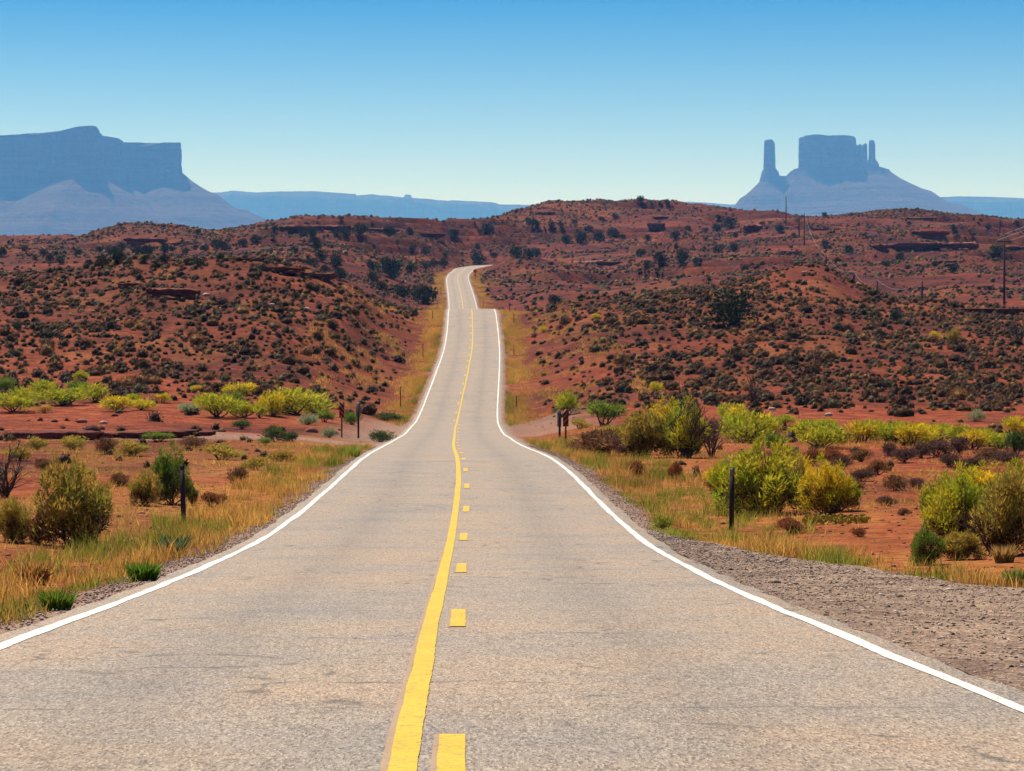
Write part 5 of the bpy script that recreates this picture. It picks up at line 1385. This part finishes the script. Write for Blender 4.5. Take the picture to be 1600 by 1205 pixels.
# bare cap of the pointed hill
pxx = 800 + X1/Y1*F; keep = ~((np.abs(pxx - 1275) < 70) & (Y1 > 345) & (R.random(len(X1)) < 0.45)); X1, Y1 = X1[keep], Y1[keep]
m0 = lambda X, Y, lat: R.random(len(X)) < 0.5*sstep(0.5, 0.6, fbm(X/5, Y/8, 131, 3))
X0, Y0 = scatter(900, 60, 180, m0)
X1 = np.concatenate([X1, X0]); Y1 = np.concatenate([Y1, Y0])
S1 = np.exp(R.normal(-0.50, 0.40, len(X1))); S1 = np.clip(S1, 0.30, 1.5) * np.where(Y1 < 180, 0.7, 1.0)
Z1 = ground(X1, Y1); K1 = R.choice(5, len(X1), p=[.30, .26, .2, .12, .12])
def place(protos, X, Y, Z, S, K, name, flat=0.85):
    vs, ts, cs = [], [], []; base = 0
    for j, pr in enumerate(protos):
        idx = np.where(K == j)[0]
        if not len(idx): continue
        v, t, c = pr; a = R.random(len(idx))*6.28; ca, sa = np.cos(a), np.sin(a); s = S[idx]
        hx = s * R.uniform(0.85, 1.25, len(idx)); hz_ = s * R.uniform(0.85, 1.35, len(idx)) * flat
        vx = (v[None, :, 0]*ca[:, None] - v[None, :, 1]*sa[:, None])*hx[:, None] + X[idx][:, None]
        vy = (v[None, :, 0]*sa[:, None] + v[None, :, 1]*ca[:, None])*s[:, None] + Y[idx][:, None]
        vz = v[None, :, 2]*hz_[:, None] + Z[idx][:, None] - 0.03
        vs.append(np.stack([vx, vy, vz], -1).reshape(-1, 3).astype(np.float32))
        ts.append((t[None] + (np.arange(len(idx))*len(v))[:, None, None] + base).reshape(-1, 3)); base += len(idx)*len(v)
        b_ = R.uniform(0.75, 1.3, (len(idx), 1, 1)); cs.append((c[None]*b_).reshape(-1, 3).astype(np.float32))
    return mesh(name, np.concatenate(vs), np.concatenate(ts), m_shrub, col=np.concatenate(cs))
# nothing is planted on ground that no sight line from the road reaches
_pb = np.arange(-80, 1685, 8.0); _db = np.concatenate([np.arange(60, 425, 2.0), np.arange(425, 1480, 5.0)])
_DD, _PP = np.meshgrid(_db, _pb, indexing='ij')
_YY = YH + F * (ZC - ground((_PP - 800)/F*_DD, _DD)) / _DD
_RM = np.minimum.accumulate(_YY, 0)
def seen(X, Y, Z, S, tol=5.0):
    px_, py_ = to_px(X, Y, Z + 0.6*S); i = np.clip(np.searchsorted(_db, Y) - 1, 0, len(_db)-1); j = np.clip(np.round((px_ + 80)/8).astype(int), 0, len(_pb)-1)
    return py_ < _RM[i, j] + tol
k_ = seen(X1, Y1, Z1, S1); X1, Y1, Z1, S1, K1 = X1[k_], Y1[k_], Z1[k_], S1[k_], K1[k_]
# individuals: the ones that show largest
pxx, pyy = to_px(X1, Y1, Z1); app = S1 / Y1 * F
vis = (pxx > 6) & (pxx < 1594) & (pyy > 400) & (Y1 > 185)
order = np.where(vis)[0]; order = order[np.argsort(-app[order])][:300]
sel = np.zeros(len(X1), bool); sel[order] = True
lab = {}
for side, nmx in ((-1, 'left'), (1, 'right')):
    ids = [i for i in order if (pxx[i] < 720) == (side < 0)]
    rows_ = {}
    for i in ids: rows_.setdefault(int((640 - pyy[i]) // 18), []).append(i)
    for rn, (rk, lst) in enumerate(sorted(rows_.items())):
        for k, i in enumerate(sorted(lst, key=lambda j: abs(pxx[j] - 720))):
            sz = 'small' if app[i] < 14 else 'mid-sized' if app[i] < 17 else 'large'
            lab[i] = f'{sz} {SHN[K1[i]]} shrub, {ordw(k+1)} from the road in the {ordw(rn+1)} row up the {nmx} hill'
for i in order:
    o = bpy.data.objects.new('dark_shrub', near_me[K1[i]][i % 2]); COL.objects.link(o)
    o.location = (X1[i], Y1[i], Z1[i] - 0.03); s = S1[i]; o.scale = (s*1.1, s*1.1, s*random.uniform(0.8, 1.15)); o.rotation_euler.z = random.uniform(0, 6.28)
    tag(o, lab[i], 'shrub', 'dark shrubs on the hillsides')
r_ = ~sel
KK = K1 + 5*R.integers(0, 2, len(K1))
tag(place(mid_sh, X1[r_], Y1[r_], Z1[r_], S1[r_], KK[r_], 'scrub'), 'countless small dark shrubs covering the red hillsides', kind='stuff')
m2 = lambda X, Y, lat: R.random(len(X)) < (0.18 + 0.9*sstep(0.42, 0.62, fbm(X/35, Y/45, 141, 3)))
X2, Y2 = scatter(60000, 425, 1460, m2)
S2 = np.clip(np.exp(R.normal(0.15, 0.35, len(X2))), 0.5, 2.4); Z2 = ground(X2, Y2)
k_ = seen(X2, Y2, Z2, S2); X2, Y2, Z2, S2 = X2[k_], Y2[k_], Z2[k_], S2[k_]
tag(place(far_sh, X2, Y2, Z2, S2, R.integers(0, 10, len(X2)), 'far_scrub', 0.7), 'countless tiny shrubs on the far red plateau', kind='stuff')

# ------------------------------------------------------------------ grass and stones
def blades(X, Y, H, C, name, bw=0.006, lean=0.35, seg=True):
    n = len(X); Z = ground(X, Y) - 0.02
    th = R.random(n)*math.pi; w = bw*(0.7 + 0.6*R.random(n)); sx, sy = np.cos(th)*w, np.sin(th)*w
    lx, ly = R.normal(0, lean, n)*H, R.normal(0, lean, n)*H
    if seg:
        v = np.stack([np.stack([X-sx, Y-sy, Z], 1), np.stack([X+sx, Y+sy, Z], 1), np.stack([X+lx*.35+sx*.7, Y+ly*.35+sy*.7, Z+H*.55], 1),
                      np.stack([X+lx*.35-sx*.7, Y+ly*.35-sy*.7, Z+H*.55], 1), np.stack([X+lx, Y+ly, Z+H*.97], 1)], 1).reshape(-1, 3)
        i = np.arange(n)[:, None]*5; fl = [i + np.array([[0, 1, 2, 3]]), i + np.array([[3, 2, 4]])]; k = 5
    else:
        v = np.stack([np.stack([X-sx, Y-sy, Z], 1), np.stack([X+sx, Y+sy, Z], 1), np.stack([X+lx, Y+ly, Z+H], 1)], 1).reshape(-1, 3)
        i = np.arange(n)[:, None]*3; fl = [i + np.array([[0, 1, 2]])]; k = 3
    return mesh(name, v, fl, m_grass, col=np.repeat(C, k, 0))
ST = np.array([0.60, 0.36, 0.10]); GR = np.array([0.22, 0.24, 0.026]); GO = np.array([0.54, 0.25, 0.042]); OL = np.array([0.34, 0.26, 0.05])
def gcol(X, Y, n, greenish=0.5):
    g = sstep(0.42, 0.62, fbm(X/1.6, Y/4.0, 151, 3)) * greenish * 2; g = np.clip(g + R.normal(0, .18, n), 0, 1)[:, None]
    q = R.random((n, 1)); base = ST*(1-q) + GO*q
    return (base*(1-g) + (GR*0.7 + OL*0.3)*g) * R.uniform(0.65, 1.3, (n, 1))
def tufts(n, per, d0, d1, l0, l1, mask, spread):
    """clumped positions: n tufts of per blades, by depth and distance beyond the edge line (negative: left)"""
    d = R.uniform(d0, d1, n); o = R.uniform(min(l0, l1), max(l0, l1), n); X = road_x(d) + o
    k = mask(X, d, o); X, d = X[k], d[k]
    X = np.repeat(X, per) + R.normal(0, spread, len(X)*per); d = np.repeat(d, per) + R.normal(0, spread, len(d)*per)
    return X, d
gx_, gy_ = [], []
one = lambda X, d, o: np.ones(len(X), bool)
# left verge near
X, Y = tufts(2600, 26, 17, 122, -6.1, -3.85, lambda X, d, o: fbm(X/0.8, d/2.5, 161, 3) > 0.46 + 0.06*sstep(-4.2, -3.85, o), 0.11); gx_.append(X); gy_.append(Y)
# right verge beyond the pull-out
X, Y = tufts(2000, 26, 46, 152, 4.15, 7.2, lambda X, d, o: fbm(X/0.9, d/2.5, 163, 3) > 0.46 + 0.10*sstep(6.0, 7.2, o), 0.11); gx_.append(X); gy_.append(Y)
# along the outer edge of the pull-out
d = R.uniform(20, 50, 900); xo = np.interp(d, OUT_Y, OUT_X) + np.abs(R.normal(0.25, 0.5, 900)); k = fbm(xo/0.9, d/0.9, 165, 3) > 0.40
gx_.append(np.repeat(xo[k], 22) + R.normal(0, .11, k.sum()*22)); gy_.append(np.repeat(d[k], 22) + R.normal(0, .11, k.sum()*22))
X, Y = np.concatenate(gx_), np.concatenate(gy_)
lat_, _ = road_near(X, Y); ok = np.abs(lat_) > 3.75; X, Y = X[ok], Y[ok]
H = R.uniform(0.10, 0.42, len(X)) * (0.25 + 1.2*sstep(0.25, 0.8, fbm(X/1.1, Y/2.0, 167, 3)))
o = blades(X, Y, H, gcol(X, Y, len(X), 1.0), 'verge_grass', 0.0062); tag(o, 'green and straw grass along the road verges', kind='stuff')
# dry grass over the red ground near the camera
gx_, gy_ = [], []
X, Y = tufts(4800, 16, 20, 128, -26, -6.0, lambda X, d, o: (fbm(X/2.6, d/4.5, 171, 4) > 0.50 + 0.10*sstep(-8, -16, o)) & (np.abs(X/d*F) < 830), 0.16); gx_.append(X); gy_.append(Y)
X, Y = tufts(5000, 16, 48, 165, 6.5, 30, lambda X, d, o: (fbm(X/2.6, d/4.5, 173, 4) > 0.53) & (np.abs(X/d*F) < 830), 0.16); gx_.append(X); gy_.append(Y)
X, Y = np.concatenate(gx_), np.concatenate(gy_)
H = R.uniform(0.08, 0.30, len(X))
o = blades(X, Y, H, gcol(X, Y, len(X), 0.16), 'dry_grass', 0.008, 0.5, False); tag(o, 'dry golden grass scattered over the red ground', kind='stuff')
# verges up the climb and past the crest
gx_, gy_ = [], []
for sgn in (-1, 1):
    X, Y = tufts(7000, 14, 200, 375, sgn*3.95, sgn*7.2, lambda X, d, o: (R.random(len(X)) < (1 - sstep(4.3, 7.2, np.abs(o)))*sstep(198, 226, d)) & (fbm(X/1.5, d/4, 176, 3) > 0.44), 0.2); gx_.append(X); gy_.append(Y)
    X, Y = tufts(3800, 12, 205, 375, sgn*6, sgn*17, lambda X, d, o: fbm(X/3, d/6, 175, 3) > 0.60, 0.25); gx_.append(X); gy_.append(Y)
    X, Y = tufts(3000, 12, 560, 880, sgn*4.2, sgn*8, lambda X, d, o: fbm(X/3, d/9, 177, 3) > 0.40, 0.3); gx_.append(X); gy_.append(Y)
X, Y = np.concatenate(gx_), np.concatenate(gy_); lat_, _ = road_near(X, Y); ok = np.abs(lat_) > 4.05; X, Y, lat_ = X[ok], Y[ok], lat_[ok]
H = R.uniform(0.12, 0.45, len(X)); gg = gcol(X, Y, len(X), 0.12)
nearroad = (1 - sstep(4.2, 5.4, np.abs(lat_)))[:, None] * sstep(0.3, 0.6, fbm(X/2, Y/8, 179, 2))[:, None]
gg = gg*(1-0.75*nearroad) + np.array([0.24, 0.23, 0.035])*0.75*nearroad * R.uniform(0.7, 1.3, (len(X), 1))
o = blades(X, Y, H, gg, 'roadside_grass', 0.016, 0.45, False); tag(o, 'straw and yellow-green grass banks up the climb', kind='stuff')

# loose stones: shoulder, pull-out, red ground
def stones(X, Y, S, C, name, dz=0.0, zf=None):
    n = len(X); Z = (ground if zf is None else zf)(X, Y) + dz
    t_ = (1 + 5**0.5)/2
    bv = np.array([[-1, 0, .0], [1, 0, 0], [0, -1, 0], [0, 1, 0], [0, 0, 0.75], [0, 0, -0.6]], float)*0.5
    v = bv[None]*np.stack([S*R.uniform(.7, 1.3, n), S*R.uniform(.7, 1.3, n), S*R.uniform(.5, 1, n)], 1)[:, None, :] * R.uniform(0.75, 1.25, (n, 6, 1))
    a = R.random(n)*6.28; ca, sa = np.cos(a)[:, None], np.sin(a)[:, None]
    v = np.stack([v[..., 0]*ca - v[..., 1]*sa + X[:, None], v[..., 0]*sa + v[..., 1]*ca + Y[:, None], v[..., 2] + Z[:, None]], -1).reshape(-1, 3)
    f = np.array([[0, 2, 4], [2, 1, 4], [1, 3, 4], [3, 0, 4], [2, 0, 5], [1, 2, 5], [3, 1, 5], [0, 3, 5]])
    o = mesh(name, v, (f[None] + np.arange(n)[:, None, None]*6).reshape(-1, 3), m_stone, col=np.repeat(C, 6, 0)); o['kind'] = 'stuff'; return o
def greys(n, lo=0.09, hi=0.42): return np.array([1, 0.72, 0.56])[None]*R.uniform(lo, hi, (n, 1))
n = 9000; d = R.uniform(14, 125, n)**1.0; X = road_x(d) - (3.62 + np.abs(R.normal(0.35, 0.28, n)))
n2 = 5000; d2 = R.uniform(46, 130, n2); X2_ = road_x(d2) + 3.65 + np.abs(R.normal(0.3, 0.28, n2))
XX, YY = np.concatenate([X, X2_]), np.concatenate([d, d2])
stones(XX, YY, R.uniform(0.012, 0.05, len(XX)), greys(len(XX), 0.08, 0.34), 'shoulder_gravel', 0.012)
n = 22000; d = 13 + 36*R.random(n)**1.2; xi = np.interp(d, OUT_Y, OUT_X); x0 = road_x(d) + 3.66; f = R.random(n)**1.15
XX = x0 + (xi - x0)*f; 
lat_ = XX - road_x(d); zz = ZC - road_h(d) - 0.047 - 0.02*np.minimum(1, (lat_-3.6)/1.5)
o = stones(XX, d, np.exp(R.normal(-3.95, 0.5, n)), np.where((R.random(n) < 0.5)[:, None], greys(n, 0.04, 0.15), greys(n, 0.2, 0.5)), 'loose_gravel', 0.002, gravel_z)
n = 9000; d = R.uniform(18, 200, n); px_ = R.uniform(-60, 1660, n); X = (px_-800)/F*d; lat_, _ = road_near(X, d)
ok = np.abs(lat_) > 5.2; ok &= ~((d < 50) & (lat_ > 0) & (X < np.interp(d, OUT_Y, OUT_X) + 0.3)); X, d = X[ok], d[ok]
stones(X, d, np.exp(R.normal(-2.9, 0.5, len(X))), np.array([1, 0.36, 0.23])[None]*R.uniform(0.06, 0.4, (len(X), 1)), 'red_stones', 0.01)
